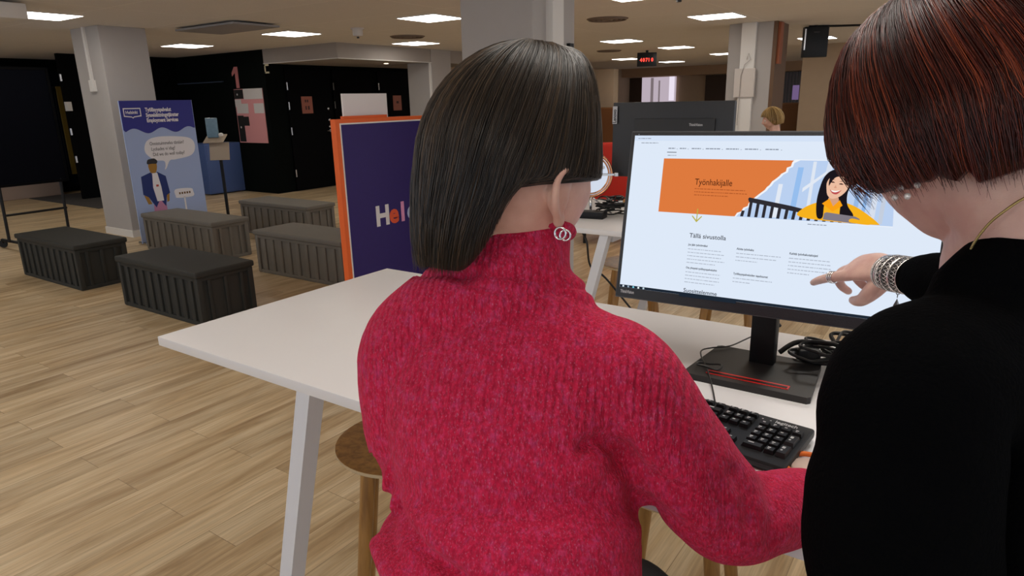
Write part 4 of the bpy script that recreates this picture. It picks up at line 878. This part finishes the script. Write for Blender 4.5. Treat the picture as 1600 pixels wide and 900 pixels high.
POINT = [ # index nearly straight, the others folded, thumb below
 ([(0.070, 0.024, 0.000), (0.095, 0.027, -0.002), (0.122, 0.028, -0.006), (0.148, 0.028, -0.013), (0.168, 0.028, -0.020)], [0.0105, 0.0098, 0.0088, 0.0080, 0.0066]),
 ([(0.070, 0.006, 0.000), (0.098, 0.007, -0.004), (0.122, 0.008, -0.018), (0.126, 0.009, -0.038), (0.116, 0.009, -0.050)], [0.0105, 0.0102, 0.0090, 0.0082, 0.0072]),
 ([(0.068, -0.012, -0.001), (0.092, -0.013, -0.008), (0.106, -0.012, -0.028), (0.098, -0.010, -0.048), (0.086, -0.009, -0.054)], [0.0100, 0.0098, 0.0088, 0.0080, 0.0070]),
 ([(0.062, -0.028, -0.003), (0.082, -0.030, -0.010), (0.092, -0.029, -0.026), (0.082, -0.027, -0.040), (0.072, -0.026, -0.044)], [0.0088, 0.0084, 0.0075, 0.0068, 0.0060]),
 ([(0.004, 0.010, -0.008), (0.028, 0.030, -0.024), (0.055, 0.036, -0.042), (0.078, 0.031, -0.052), (0.094, 0.026, -0.056)], [0.0150, 0.0155, 0.0118, 0.0100, 0.0078])]
REST = [([(0.070, 0.024, 0.0), (0.100, 0.028, 0.002), (0.122, 0.030, -0.010), (0.140, 0.030, -0.024)], [0.010, 0.0092, 0.0082, 0.0068]),
 ([(0.070, 0.007, 0.0), (0.104, 0.009, 0.002), (0.130, 0.009, -0.012), (0.148, 0.009, -0.026)], [0.010, 0.0094, 0.0084, 0.007]),
 ([(0.068, -0.011, 0.0), (0.098, -0.012, 0.001), (0.122, -0.013, -0.013), (0.138, -0.013, -0.026)], [0.0098, 0.009, 0.008, 0.0068]),
 ([(0.062, -0.027, -0.001), (0.085, -0.031, 0.0), (0.102, -0.034, -0.012), (0.114, -0.035, -0.022)], [0.0085, 0.0078, 0.007, 0.006]),
 ([(0.004, 0.012, -0.006), (0.028, 0.036, -0.014), (0.052, 0.050, -0.020), (0.072, 0.054, -0.024)], [0.0145, 0.013, 0.010, 0.0078])]
def frame(o, x, z):
    x = Vector(x).normalized(); z = Vector(z); z = (z-x*z.dot(x)).normalized(); y = z.cross(x)
    return Matrix(((x.x, y.x, z.x, o[0]), (x.y, y.y, z.y, o[1]), (x.z, y.z, z.z, o[2]), (0, 0, 0, 1)))
def head_frame(c, az, pitch, roll=0.0):
    R = Matrix.Rotation(radians(az-90), 4, 'Z') @ Matrix.Rotation(radians(-pitch), 4, 'X') @ Matrix.Rotation(radians(roll), 4, 'Y')
    return Matrix.Translation(Vector(c)) @ R
# hair: a solid under-layer plus thousands of separate strands following the same flow
def lerp(a, b, t): return a+(b-a)*t
def sstep(t): t = max(0, min(1, t)); return t*t*(3-2*t)
def hair(M, parent, path, mats, n, seed, name, wid=0.00055, pts=16, jit=0.003, lay=4):
    random.seed(seed)
    NU, NV = 120, 26; vs = []; fs = []
    for i in range(NU):
        ph = -pi+2*pi*i/NU; q = path(ph, 0.0, 0.0)
        for j in range(NV): vs.append(M @ q(j/(NV-1)))
    for i in range(NU):
        for j in range(NV-1):
            a = i*NV+j; b = ((i+1) % NU)*NV+j
            if (vs[a]-vs[b]).length < .02 and (vs[a+1]-vs[b+1]).length < .02: fs.append((a, b, b+1, a+1))
    inner = len(vs)
    for i in range(NU):
        ph = -pi+2*pi*i/NU; q = path(ph, 0.0, -0.010)
        for j in range(NV): vs.append(M @ q(j/(NV-1)))
    for i in range(NU):
        for j in range(NV-1):
            a = inner+i*NV+j; b = inner+((i+1) % NU)*NV+j
            if (vs[a]-vs[b]).length < .02 and (vs[a+1]-vs[b+1]).length < .02: fs.append((a, a+1, b+1, b))
        a = i*NV+NV-1; b = ((i+1) % NU)*NV+NV-1
        if (vs[a]-vs[b]).length < .02: fs.append((a, b, inner+b, inner+a))
    h = MB().add(vs, fs).build(name, mats[0], parent, True)
    g = MB(); nm = len(mats)
    for k in range(n):
        ph = random.uniform(-pi, pi); lock = mnoise.noise(Vector((ph*5, seed, 0)))
        off = random.uniform(-0.001, jit)+0.002*lock; dl = random.gauss(0, 0.02)
        q = path(ph, random.gauss(0, 1), off); w1, w2, w3 = random.uniform(0, 6), random.uniform(1.5, 5), random.gauss(0, 0.0012)
        P = []; st = random.random()**2*0.25 if random.random() < .4 else 0
        en = 1.0 if random.random() < .6 else random.uniform(.75, 1.0)
        for j in range(pts):
            t = st+(en-st)*j/(pts-1); p = q(min(1, t)); p = p+Vector((w3*sin(w1+w2*t*3), w3*cos(w1*1.3+w2*t*3), 0))*(0.3+1.2*t); P.append(M @ p)
        mi = 0 if random.random() < .25 else int((lock*0.5+0.5+random.gauss(0, .22))*nm); mi = max(0, min(nm-1, mi))
        R = [wid*(0.9 if j < pts-3 else (pts-j)/4.0) for j in range(pts)]
        g.tube(P, R, 3, mi, cap=False)
    g.build('hair_strands', mats, parent, True)['kind'] = 'stuff'
    return h
def hair_mat(name, col, rough=0.38):
    m = mat(name, col, rough, spec=0.5); b = m.node_tree.nodes['Principled BSDF']; b.inputs['Anisotropic'].default_value = 0.6
    return m
M_skin1 = skin_mat('skin_fair', srgb(224, 182, 164), srgb(208, 160, 142)); M_skin2 = skin_mat('skin_pale', srgb(214, 178, 164), srgb(196, 154, 142))
M_knit = knit_mat()
M_tro = mat('black_trousers', (0.006, 0.006, 0.008), 0.85, bump=.1, bscale=200); M_shoe = mat('black_shoe', (0.01, 0.01, 0.01), 0.5)

# ---------------------------------------------------------------- the seated woman in crimson
W1 = thing('person', 'seated woman with dark brown bob in crimson turtleneck sweater, back to the viewer', 'person', (-0.40, 0.56, 0))
W1.location = (0, 0, 0)
HM = head_frame(at(797, 264, 0.845), 70, 8, 0); HMf = HM @ Matrix.Translation((0.006, 0.010, -0.004))
hipc = at(795, 1010, 0.83); hip = Vector((hipc.x, hipc.y, 0.86))
SD = (at(985, 585, 0.81)-at(632, 535, 0.90)); SD.z = 0; SD.normalize(); FD = Vector((-SD.y, SD.x, 0))
eR, wR = at(1150, 808, 0.855), at(1262, 788, 0.925); hR = at(1305, 765, 0.99)
eL, wL = at(645, 715, 0.93), Vector((-0.56, 0.93, 1.10)); hL = Vector((-0.52, 1.02, 1.09))
body = MB(); head_points(body, HMf, 1.06)
_CB = at(793, 458, 0.866); nk = _CB+(FD*0.42+Z).normalized()*0.06
body.limb([HM @ Vector((0, -0.008, -0.05)), (HM @ Vector((0, -0.014, -0.10)))*0.5+nk*0.5, nk, _CB-Z*0.02], [0.054, 0.052, 0.052, 0.055], 20)
body.limb([at(795, 540, .865), at(790, 620, .86), at(795, 765, .855), hip], [0.12, 0.125, 0.115, 0.13], 20, r2=[.07, .08, .08, .09], ref=SD)
body.limb([at(800, 496, .865), at(862, 532, .85), at(925, 562, .83), at(982, 592, .81), at(1052, 690, .82), at(1110, 775, .84), eR, at(1205, 800, .89), wR], [.045, .045, .045, .042, .04, .038, .036, .034, .026], 14)
body.limb([at(790, 470, .865), at(735, 480, .875), at(680, 500, .885), at(632, 545, .90), at(629, 640, .915), at(640, 700, .93), eL+Z*0.004, (eL+wL)/2, wL], [.045, .045, .042, .04, .036, .035, .034, .032, .026], 14)
hand(body, frame(wR, hR-wR, (0, 0, 1)) @ Matrix.Translation((0.02, 0, 0)), REST)
ML = frame(wL, hL-wL, (0, 0, 1)) @ Matrix.Diagonal((1, -1, 1, 1)) @ Matrix.Translation((0.02, 0, 0)); hand(body, ML, REST)
kn = [at(1000, 945, 1.05), Vector((-0.56, 0.93, 0.84))]
th0 = [hip+SD*0.08+Vector((0, 0, -0.02)), hip-SD*0.08+Vector((0, 0, -0.02))]
ft = [Vector((-0.26, 0.80, 0.36)), Vector((-0.56, 0.82, 0.36))]
for a in (0, 1): body.limb([th0[a], (th0[a]+kn[a])/2, kn[a], (kn[a]+ft[a])/2, ft[a]], [.07, .065, .052, .046, .034], 14)
remesh(body, 'body', M_skin1, W1, 0.0024, 5); eyes(HMf, W1, 1.06)
sw = MB()
CB = at(793, 458, .866); CA = (FD*0.42+Z).normalized(); CT = CB+CA*0.086
sw.limb([CT-CA*0.010, lerp(CT, CB, .5), CB], [.076, .078, .088], 28, r2=[.070, .072, .078], ref=SD)
sw.limb([at(955, 650, .83), at(972, 700, .835), at(975, 765, .84)], [.05, .052, .04], 20)
sw.limb([at(790, 470, .865), at(735, 480, .875), at(680, 500, .885), at(632, 545, .90), at(629, 640, .915), at(640, 700, .93), eL+Z*0.004, (eL+wL)/2, wL], [.075, .070, .064, .060, .056, .056, .058, .052, .042], 24)
sw.limb([at(800, 496, .865), at(862, 532, .85), at(925, 562, .83), at(982, 592, .81), at(1052, 690, .82), at(1110, 775, .84), eR, at(1205, 800, .89), wR], [.076, .068, .063, .061, .061, .064, .060, .054, .048], 24)
ring_ = [(795, 480, .868, .115, .070), (795, 530, .868, .150, .088), (790, 600, .865, .168, .098), (788, 670, .862, .160, .102), (799, 735, .86, .158, .102), (805, 768, .86, .152, .100), (803, 800, .858, .164, .114), (796, 850, .855, .166, .120), (794, 910, .85, .168, .126), (794, 985, .845, .172, .13), (794, 1090, .84, .175, .135)]
sw.limb([at(a, b, k) for a, b, k, _, _ in ring_], [r[3] for r in ring_], 40, r2=[r[4] for r in ring_], ref=SD, dens=4)
CREASES = [([(1006, 800), (988, 745), (975, 705), (940, 688), (915, 700)], 0.009, 8, .86), ([(975, 720), (940, 765), (880, 778), (830, 772)], 0.004, 9, .80),
 ([(600, 772), (622, 825), (655, 865), (715, 905)], 0.014, 9, .86), ([(590, 800), (606, 850), (640, 892), (690, 935)], -0.007, 14, .86),
 ([(1150, 740), (1172, 775), (1176, 820)], 0.005, 9, .9), ([(1203, 752), (1216, 800), (1208, 852)], 0.005, 8, .92), ([(1120, 760), (1140, 800), (1135, 850)], 0.003, 10, .9),
 ([(870, 452), (925, 478), (965, 505), (990, 545)], 0.0025, 5, .86), ([(715, 430), (760, 448), (820, 458), (885, 455)], 0.004, 7, .86)]
def knit_disp(p):
    d = 0.0
    n1 = mnoise.noise(p*9.0); n2 = mnoise.noise(Vector((p.x*16, p.y*16, p.z*30)))
    sc_ = (p-CB).dot(CA); rc_ = ((p-CB)-CA*sc_).length
    if rc_ < .125: d -= 0.006*exp(-((sc_-0.014)/0.006)**2)
    d += 0.0030*n1+0.0016*n2*(1 if p.z < 1.3 else .4)
    # horizontal bunching at the waist
    side = (p-hip).dot(SD)
    if (p-hip).length < 0.45 and abs(side) < .21:
        zf = 1.112-0.10*(side+0.15)*(1 if side < 0.0 else .3)
        d -= 0.015*exp(-((p.z-zf)/0.011)**2)*sstep((0.10-side)/0.14)
        d += 0.009*exp(-((p.z-zf+0.028)/0.016)**2)*sstep((0.12-side)/0.14)
    # folds running out of the right armpit
    ap = at(1000, 770, .80); q = p-ap
    if q.length < 0.2: d += 0.004*sin(q.z*120+q.dot(SD)*60)*exp(-(q.length/0.07)**2)
    dk_ = (p-CAM0).dot(FW)
    if dk_ < 0.93:
        px, py = 800+FPX*(p-CAM0).dot(RT)/dk_, 450-FPX*(p-CAM0).dot(UP)/dk_
        for cr_, dep, wd_, kmax in CREASES:
            dep *= 1.5; wd_ *= 1.6
            if dk_ > kmax: continue
            best = 1e9
            for i_ in range(len(cr_)-1):
                ax, ay = cr_[i_]; bx, by = cr_[i_+1]; vx, vy = bx-ax, by-ay
                t_ = max(0, min(1, ((px-ax)*vx+(py-ay)*vy)/(vx*vx+vy*vy))); best = min(best, (px-ax-t_*vx)**2+(py-ay-t_*vy)**2)
            if best < 9*wd_*wd_: d -= dep*exp(-best/(wd_*wd_))
    q = p-eR
    if False: d += 0.0045*sin(q.dot((wR-eR).normalized())*165+q.z*30)*exp(-((q.length-.05)/0.06)**2)
    return d
so = remesh(sw, 'sweater', M_knit, W1, 0.004, 10, disp=knit_disp)
cr = MB(); cc = at(798, 392, .865)
cuff = MB()
roll = MB(); axis = (HM @ Vector((0, 0, -.05)) - nk).normalized()
sp_ = []
for k in range(33):
    a = 2*pi*k/32; sp_.append(CT+SD*(0.073*cos(a))+CA.cross(SD).normalized()*(0.067*sin(a)))
roll.tube(sp_, 0.0085, 12, cap=False); roll.build('collar_roll', M_knit, W1, True)
tr1 = MB()
tr1.limb([hip+Z*0.06, hip-Z*0.01], [.155, .16], 28, r2=[.125, .12], ref=SD)
for a in (0, 1): tr1.limb([th0[a], (th0[a]+kn[a])/2, kn[a], (kn[a]+ft[a])/2, ft[a]+Z*0.03], [.088, .080, .066, .058, .050], 20)
remesh(tr1, 'trousers', M_tro, W1, 0.008, 4)
for a in (0, 1):
    sh = MB(); sh.limb([ft[a]+Vector((0, -.02, -.01)), ft[a]+Vector((0, .06, -.03)), ft[a]+Vector((0, .16, -.045))], [.036, .04, .034], 16, r2=[.04, .032, .022], ref=X); sh.build('shoe', M_shoe, W1, True)
# hair of the seated woman: parted on top, tucked behind the right ear, long to the collar
def path1(ph, g, off):
    a, b, c = 0.099+off, 0.121+off, 0.152+off
    deg = math.degrees(ph)                   # 0 = forwards, +90 = right
    tuck = (1.0-sstep((deg-98)/40)) if deg > -8 else 0.0      # 1 where the hair sweeps back over the right ear
    hung = lerp(deg+8, -deg, 0) if deg > 0 else deg
    zt = -0.006-0.018*max(0, min(100, deg))/100
    zh = -0.116+0.006*cos(ph)-0.008*max(0, -sin(ph))
    zend = lerp(zh, zt, tuck)+0.0035*g*(1-0.6*tuck)
    if -60 < deg <= -8: zend = lerp(-0.0, zend, sstep((-deg-12)/40))
    pend = lerp(ph+radians(4+10*max(0, sin(ph))), radians(lerp(114, 120, max(0, min(1, deg/100)))), tuck) if deg > -8 else ph-radians(3)
    back = sstep((abs(deg)-110)/60)
    def q(t):
        tau = 0.60; t1 = min(1, t/tau); e = pi/2*(1-t1); z = c*sin(e); s = cos(e)
        f = 1-(0.30*(1-t1))*(1-back); phi = ph*f
        if t <= tau:
            return Vector((a*s*sin(phi), b*s*cos(phi), z)) + Vector((0.012, 0.015+0.045*cos(phi)*(1-back), 0))*(sin(e)**3)
        u = (t-tau)/(1-tau); phi = lerp(ph, pend, sstep(u) if tuck > 0 else u); z = lerp(0, zend, u)
        k = lerp(1.0-0.02*u-0.14*u*u*u*(1+0.15*g), 1.0-0.10*u, tuck)
        return Vector((a*k*sin(phi), b*k*cos(phi)-0.006*u, z))
    return q
HB = [hair_mat('hair_brown_dark', srgb(36, 30, 24)), hair_mat('hair_brown', srgb(52, 42, 33)), hair_mat('hair_brown_mid', srgb(66, 53, 41)), hair_mat('hair_brown_light', srgb(88, 70, 52))]
hair(HM, W1, path1, HB, 5200, 5, 'hair', 0.00050, 18, 0.0035)
er = MB(); eo = Vector((0.094, 0.013, -0.068))
er.torus(HM @ eo, 0.0070, 0.0014, HM.to_3x3() @ Matrix.Rotation(pi/2, 3, 'X') @ Matrix.Rotation(0.5, 3, 'Y'), 28, 8); er.build('hoop_earring', M_chrome, W1, True)
MB().torus(HM @ (eo+Vector((0.002, 0.006, -0.002))), 0.0062, 0.0012, HM.to_3x3() @ Matrix.Rotation(pi/2, 3, 'X') @ Matrix.Rotation(0.9, 3, 'Y'), 28, 8).build('hoop_earring', M_chrome, W1, True)

# ---------------------------------------------------------------- the standing woman in black
W2 = thing('person', 'standing woman with red bob in black sweater pointing at the screen', 'person', (0, 0, 0))
H2 = head_frame(at(1510, 186, 0.60), 140, 24, 0)
M_blackknit = mat('black_sweater', (0.0018, 0.0019, 0.0023), 0.95, spec=0.03, bump=0.3, bscale=300)
nb2 = at(1592, 430, 0.60); T2d = Vector((-0.94, 0.34, 0)); S2d = Vector((-0.35, -0.94, 0)).normalized()   # S2d: towards her left
hp2 = Vector((0.34, 0.60, 0.95))
shl, shr = at(1425, 610, 0.5), at(1700, 460, 0.74)
eb2, wr2 = at(1560, 455, 0.93), at(1398, 427, 1.105)
tip = at(1276, 432, 1.272)
b2 = MB(); head_points(b2, H2)
b2.limb([H2 @ Vector((0, -0.01, -0.04)), H2 @ Vector((0, -0.035, -0.10)), nb2, nb2+Vector((0.04, -0.02, -0.08))], [0.056, 0.054, 0.062, 0.085], 24)
b2.limb([nb2+Vector((0.03, -.02, -.05)), nb2+Vector((0.07, -.03, -.2)), (nb2+hp2)/2+Vector((.03, 0, 0)), hp2, hp2-Z*0.12], [.10, .14, .125, .145, .13], 24, r2=[.06, .09, .09, .10, .09], ref=S2d)
b2.limb([nb2+Vector((.02, 0, -.06)), (nb2+shl)/2-Z*0.02, shl, at(1400, 820, .5), at(1420, 1120, .5), Vector((-0.02, 0.66, 1.11))], [.05, .05, .047, .044, .036, .026], 14)
b2.limb([nb2+Vector((.02, 0, -.06)), (nb2+shr)/2-Z*0.02, shr, (shr+eb2)/2, eb2, (eb2+wr2)/2, wr2], [.05, .05, .047, .043, .036, .033, .0265], 14, r2=[.05, .05, .047, .043, .036, .030, .022])
HF = frame(wr2, (tip-wr2), (Z*0.85 - RT*0.35 - FW*0.30)) @ Matrix.Translation((0.014, 0, 0))
HFd = (tip-wr2).length
hand(b2, frame(wr2, (tip-wr2)+Z*0.014, (Z*0.80 - RT*0.42 - FW*0.36)) @ Matrix.Translation((0.012, -0.012, 0)), POINT)
hand(b2, frame(Vector((-0.02, 0.66, 1.11)), (-0.2, 1, -0.2), (0, 0, 1)) @ Matrix.Diagonal((1, -1, 1, 1)) @ Matrix.Translation((0.02, 0, 0)), REST)
lg = []
for s_ in (-1, 1):
    h_ = hp2+S2d*0.085*s_-Z*0.05; k_ = Vector((h_.x+.01, h_.y, 0.50)); f_ = Vector((h_.x+.03, h_.y, 0.08)); lg.append((h_, k_, f_)); b2.limb([h_, k_, f_], [.075, .05, .036], 14)
remesh(b2, 'body', M_skin2, W2, 0.0024, 5); eyes(H2, W2)
sw2 = MB()
sw2.limb([nb2+Vector((.065, -.03, -.075)), nb2+Vector((0.08, -.03, -.2)), (nb2+hp2)/2+Vector((.03, 0, 0)), hp2, hp2-Z*0.10], [.135, .175, .155, .175, .175], 36, r2=[.06, .115, .12, .13, .13], ref=S2d)
sw2.limb([at(1650, 505, .60), at(1590, 535, .575), at(1515, 575, .54), at(1432, 614, .50), at(1418, 720, .49), at(1402, 830, .49), at(1425, 1000, .49), at(1430, 1120, .5), Vector((-0.015, 0.60, 1.12))], [.050, .060, .064, .062, .062, .066, .060, .056, .045], 28)
sw2.limb([at(1528, 462, .545), at(1600, 420, .545), at(1700, 385, .575)], [.036, .042, .045], 20)
sw2.limb([at(1650, 480, .62), at(1680, 480, .68), shr, (shr+eb2)/2, eb2, (eb2+wr2)/2+Z*0.0, lerp(eb2, wr2, 0.63)], [.05, .062, .062, .058, .050, .046, .042], 24)
remesh(sw2, 'sweater', M_blackknit, W2, 0.006, 6, disp=lambda p: 0.003*mnoise.noise(p*14)+0.0015*mnoise.noise(p*35))
tr2 = MB(); tr2.limb([hp2-Z*0.04, hp2-Z*0.14], [.16, .15], 28, r2=[.12, .11], ref=S2d)
for h_, k_, f_ in lg: tr2.limb([h_, k_, f_+Z*0.03], [.09, .066, .055], 18)
remesh(tr2, 'trousers', M_tro, W2, 0.009, 4)
for h_, k_, f_ in lg: MB().limb([f_+Vector((.03, 0, -.03)), f_+Vector((-.06, .02, -.04)), f_+Vector((-.17, .05, -.05))], [.035, .042, .034], 16, r2=[.045, .036, .024], ref=Y).build('shoe', M_shoe, W2, True)
def path2(ph, g, off):
    a, b, c = 0.098+off, 0.122+off, 0.128+off
    deg = math.degrees(ph); ad_ = abs(deg)
    zend = lerp(-0.052, -0.062, sstep((ad_-60)/60)) if ad_ > 60 else lerp(0.045, -0.052, sstep((ad_-28)/34))
    zend = zend+0.006*g-0.010*mnoise.noise(Vector((ph*7, 3, 1)))
    if ad_ > 120: zend = lerp(-0.072, -0.060, sstep((ad_-120)/60))+0.007*g
    def q(t):
        t1 = min(1, t/0.55); e = pi/2*(1-t1); z = c*sin(e); s = cos(e)
        phi = ph*(0.8+0.2*t1) if ad_ < 170 else ph
        p = Vector((a*s*sin(phi), b*s*cos(phi), z)) + Vector((0.0, 0.01+0.04*cos(phi), 0))*(sin(e)**3)
        if t > 0.55:
            u = (t-0.55)/0.45; z = lerp(0, zend, u)
            if zend > 0:
                e2 = pi/2*(1-t*0.85); z = max(zend, c*sin(e2)); s = cos(math.asin(min(1, z/c))); return Vector((a*s*sin(phi), b*s*cos(phi), z))
            k = 1.0+0.02*sin(u*pi)-0.20*u*u*(1+0.2*g)
            p = Vector((a*k*sin(phi), b*k*cos(phi)-0.004*u, z))
        return p
    return q
HR = [hair_mat('hair_red_dark', srgb(52, 16, 10)), hair_mat('hair_red', srgb(74, 22, 12)), hair_mat('hair_red_mid', srgb(98, 32, 16)), hair_mat('hair_copper', srgb(136, 58, 28))]
hair(H2, W2, path2, HR, 5200, 9, 'hair', 0.00042, 16, 0.005)
for (x, y, z_) in ((-0.083, 0.004, -0.058), (-0.084, -0.002, -0.067), (-0.083, 0.012, -0.064), (-0.080, -0.010, -0.060)):
    MB().ball(H2 @ Vector((x, y, z_)), 0.0028, 0, 14, 8).build('pearl_earring', mat('pearl', (0.8, 0.76, 0.74), 0.15, metal=.3), W2, True)
# necklace, rings, bracelets
nk2 = [at(1508, 412, .548), at(1522, 380, .534), at(1545, 350, .523), at(1572, 328, .513), at(1600, 310, .508), at(1640, 295, .505)]
q = spline([list(p) for p in nk2], 16); nm_ = MB().tube(q, 0.0007, 8)
for i, p in enumerate(q): nm_.ball(p, 0.0011, 0, 8, 5)
nm_.build('gold_necklace', mat('old_gold', (0.42, 0.32, 0.13), 0.35, metal=1.0), W2, True)
MB().box(at(1580, 386, .553), (0.028, 0.001, 0.006), Matrix.Rotation(0.3, 3, 'Y')).build('collar_label', mat('label_pink', srgb(206, 180, 176), 0.7), W2)
fx = (eb2-wr2).normalized()
def wring(d, R, h, m, name, rx=1.0):
    d = d-0.010; o = wr2+fx*d; Fz = frame(o, fx, Z)
    Mx = Matrix((Fz.col[1].to_3d(), Fz.col[2].to_3d(), Fz.col[0].to_3d())).transposed()
    g = MB(); g.lathe([(R-0.0012, -h/2), (R, -h/2), (R+0.0006, 0), (R, h/2), (R-0.0012, h/2)], o, 56, 0, Mx @ Matrix.Diagonal((1.0*rx, 0.86, 1)))
    return g.build(name, m, W2, True, 40), o, Mx
M_silver = mat('bracelet_silver', (0.68, 0.66, 0.64), 0.25, metal=1.0, bump=.25, bscale=260)
M_dsil = mat('bracelet_dark', (0.035, 0.032, 0.03), 0.5, metal=0.6)
for d, h in ((-0.004, .0035), (0.001, .003), (0.0055, .0045)): wring(d, 0.0335, h, M_silver, 'bangle')
wring(0.012, 0.0335, 0.007, M_dsil, 'filigree_band'); wring(0.0325, 0.0345, 0.032, M_dsil, 'filigree_cuff')
for d in (0.0165, 0.0305, 0.0325, 0.0475): wring(d, 0.0352, 0.0018, M_silver, 'cuff_edge')
for (d0, d1, n_) in ((0.018, 0.0300, 30), (0.0335, 0.0465, 30), (0.008, 0.0155, 26)):
    g = MB(); o0 = wr2+fx*d0; Fz = frame(o0, fx, Z); yv = Fz.col[1].to_3d(); zv = Fz.col[2].to_3d(); Rr = 0.0352
    def cp(a, d): return wr2+fx*(d-.010)+yv*(Rr*cos(a))+zv*(Rr*0.86*sin(a))
    for k in range(n_):
        a0 = 2*pi*k/n_; a1 = 2*pi*(k+.5)/n_; a2 = 2*pi*(k+1)/n_; dm = (d0+d1)/2
        g.tube([cp(a0, d0), cp(a1, dm), cp(a0, d1)], 0.00055, 5); g.tube([cp(a2, d0), cp(a1, dm), cp(a2, d1)], 0.00055, 5)
    g.build('lattice', M_silver, W2, True)
ch = wr2+fx*0.012-Z*0.030
g = MB(); 
for k in range(2): g.torus(ch-Z*(0.002+0.005*k), 0.0024, 0.0007, Matrix.Rotation(pi/2*(k % 2), 3, 'Z') @ Matrix.Rotation(pi/2, 3, 'X'), 14, 6)
o = ch-Z*0.023; g.add([o+Z*0.012, o+RT*0.0055, o-Z*0.013, o-RT*0.0055, o+FW*0.002, o-FW*0.002], [(0, 1, 5), (1, 2, 5), (2, 3, 5), (3, 0, 5), (1, 0, 4), (2, 1, 4), (3, 2, 4), (0, 3, 4)])
g.build('charm', mat('charm_grey', (0.25, 0.24, 0.23), 0.4, metal=1.0), W2)
rg = MB(); HH = frame(wr2, (tip-wr2)+Z*0.014, (Z*0.80 - RT*0.42 - FW*0.36)) @ Matrix.Translation((0.012, -0.012, 0))
for d in (0.106, 0.110, 0.114): rg.torus(HH @ Vector((d, 0.0275, -0.004)), 0.0102, 0.0013, HH.to_3x3() @ Matrix.Rotation(pi/2+.15*(d-.11)*100, 3, 'Y'), 28, 8)
rg.build('ring', M_chrome, W2, True)

# ---------------------------------------------------------------- the distant blond person
P3 = thing('person', 'distant person with blond hair in dark top seated before the right pillar', 'person', (0, 0, 0))
c3 = at(1207, 187, 7.4); H3 = head_frame(c3, 180+20, 12)
b3 = MB(); head_points(b3, H3)
hp3 = Vector((c3.x+0.08, c3.y, c3.z-0.66)); nb3 = Vector((c3.x+0.05, c3.y, c3.z-0.19))
b3.limb([H3 @ Vector((0, -0.01, -.04)), nb3, nb3-Z*0.06], [.055, .055, .07], 16); b3.limb([nb3-Z*0.05, nb3-Z*.2, hp3], [.10, .14, .13], 18, r2=[.06, .09, .09], ref=Y)
lgs = []
for s_ in (-1, 1):
    y_ = hp3.y+s_*0.10; b3.limb([nb3+Vector((0, s_*.14, -.06)), nb3+Vector((-.04, s_*.20, -.30)), nb3+Vector((-.24, s_*.14, -.36))], [.045, .04, .028], 12)
    hand(b3, frame(nb3+Vector((-.24, s_*.14, -.36)), (-1, 0, -.1), Z) @ Matrix.Diagonal((1, s_, 1, 1)), REST)
    L_ = [Vector((hp3.x, y_, hp3.z)), Vector((hp3.x-.42, y_, hp3.z)), Vector((hp3.x-.40, y_, 0.36))]; lgs.append(L_); b3.limb(L_, [.075, .055, .04], 12)
remesh(b3, 'body', M_skin1, P3, 0.006, 3); eyes(H3, P3)
t3 = MB(); t3.limb([nb3-Z*0.04, nb3-Z*.2, hp3], [.13, .19, .17], 20, r2=[.075, .12, .12], ref=Y)
for s_ in (-1, 1): t3.limb([nb3+Vector((0, s_*.12, -.06)), nb3+Vector((-.03, s_*.20, -.28)), nb3+Vector((-.20, s_*.15, -.36))], [.062, .055, .045], 14)
remesh(t3, 'dark_top', mat('dark_top', (0.012, 0.012, 0.016), 0.9), P3, 0.01, 3)
l3 = MB()
for L_ in lgs: l3.limb(L_, [.09, .07, .05], 12)
remesh(l3, 'trousers', M_tro, P3, 0.012, 3)
def path3(ph, g, off):
    a, b, c = 0.093+off, 0.115+off, 0.130+off; ad_ = abs(math.degrees(ph)); zend = lerp(0.05, -0.06, sstep((ad_-40)/60))
    def q(t):
        z = lerp(c, zend, t**1.5); s = sqrt(max(0, 1-(max(0, z)/c)**2)); k = 1-0.15*(max(0, -z)/.06)
        return Vector((a*s*k*sin(ph), b*s*k*cos(ph), z))
    return q
hair(H3, P3, path3, [hair_mat('hair_blond_dark', srgb(120, 92, 50)), hair_mat('hair_blond', srgb(196, 160, 100)), hair_mat('hair_blond_light', srgb(226, 196, 140))], 500, 4, 'hair', 0.0016, 8, 0.012)
s3 = copy_tree(s0); s3.location = (hp3.x, hp3.y, 0); s3['label'] = 'birch bar stool under the distant blond person'
s3.scale = (1, 1, (hp3.z-0.09)/0.75)

# person empties stand at the feet of each figure
for P_, b_ in ((W1, Vector((-0.40, 0.56, 0))), (W2, Vector((0.37, 0.60, 0))), (P3, Vector((hp3.x, hp3.y, 0)))):
    P_.location = b_
    for c_ in P_.children: c_.data.transform(Matrix.Translation(-b_))
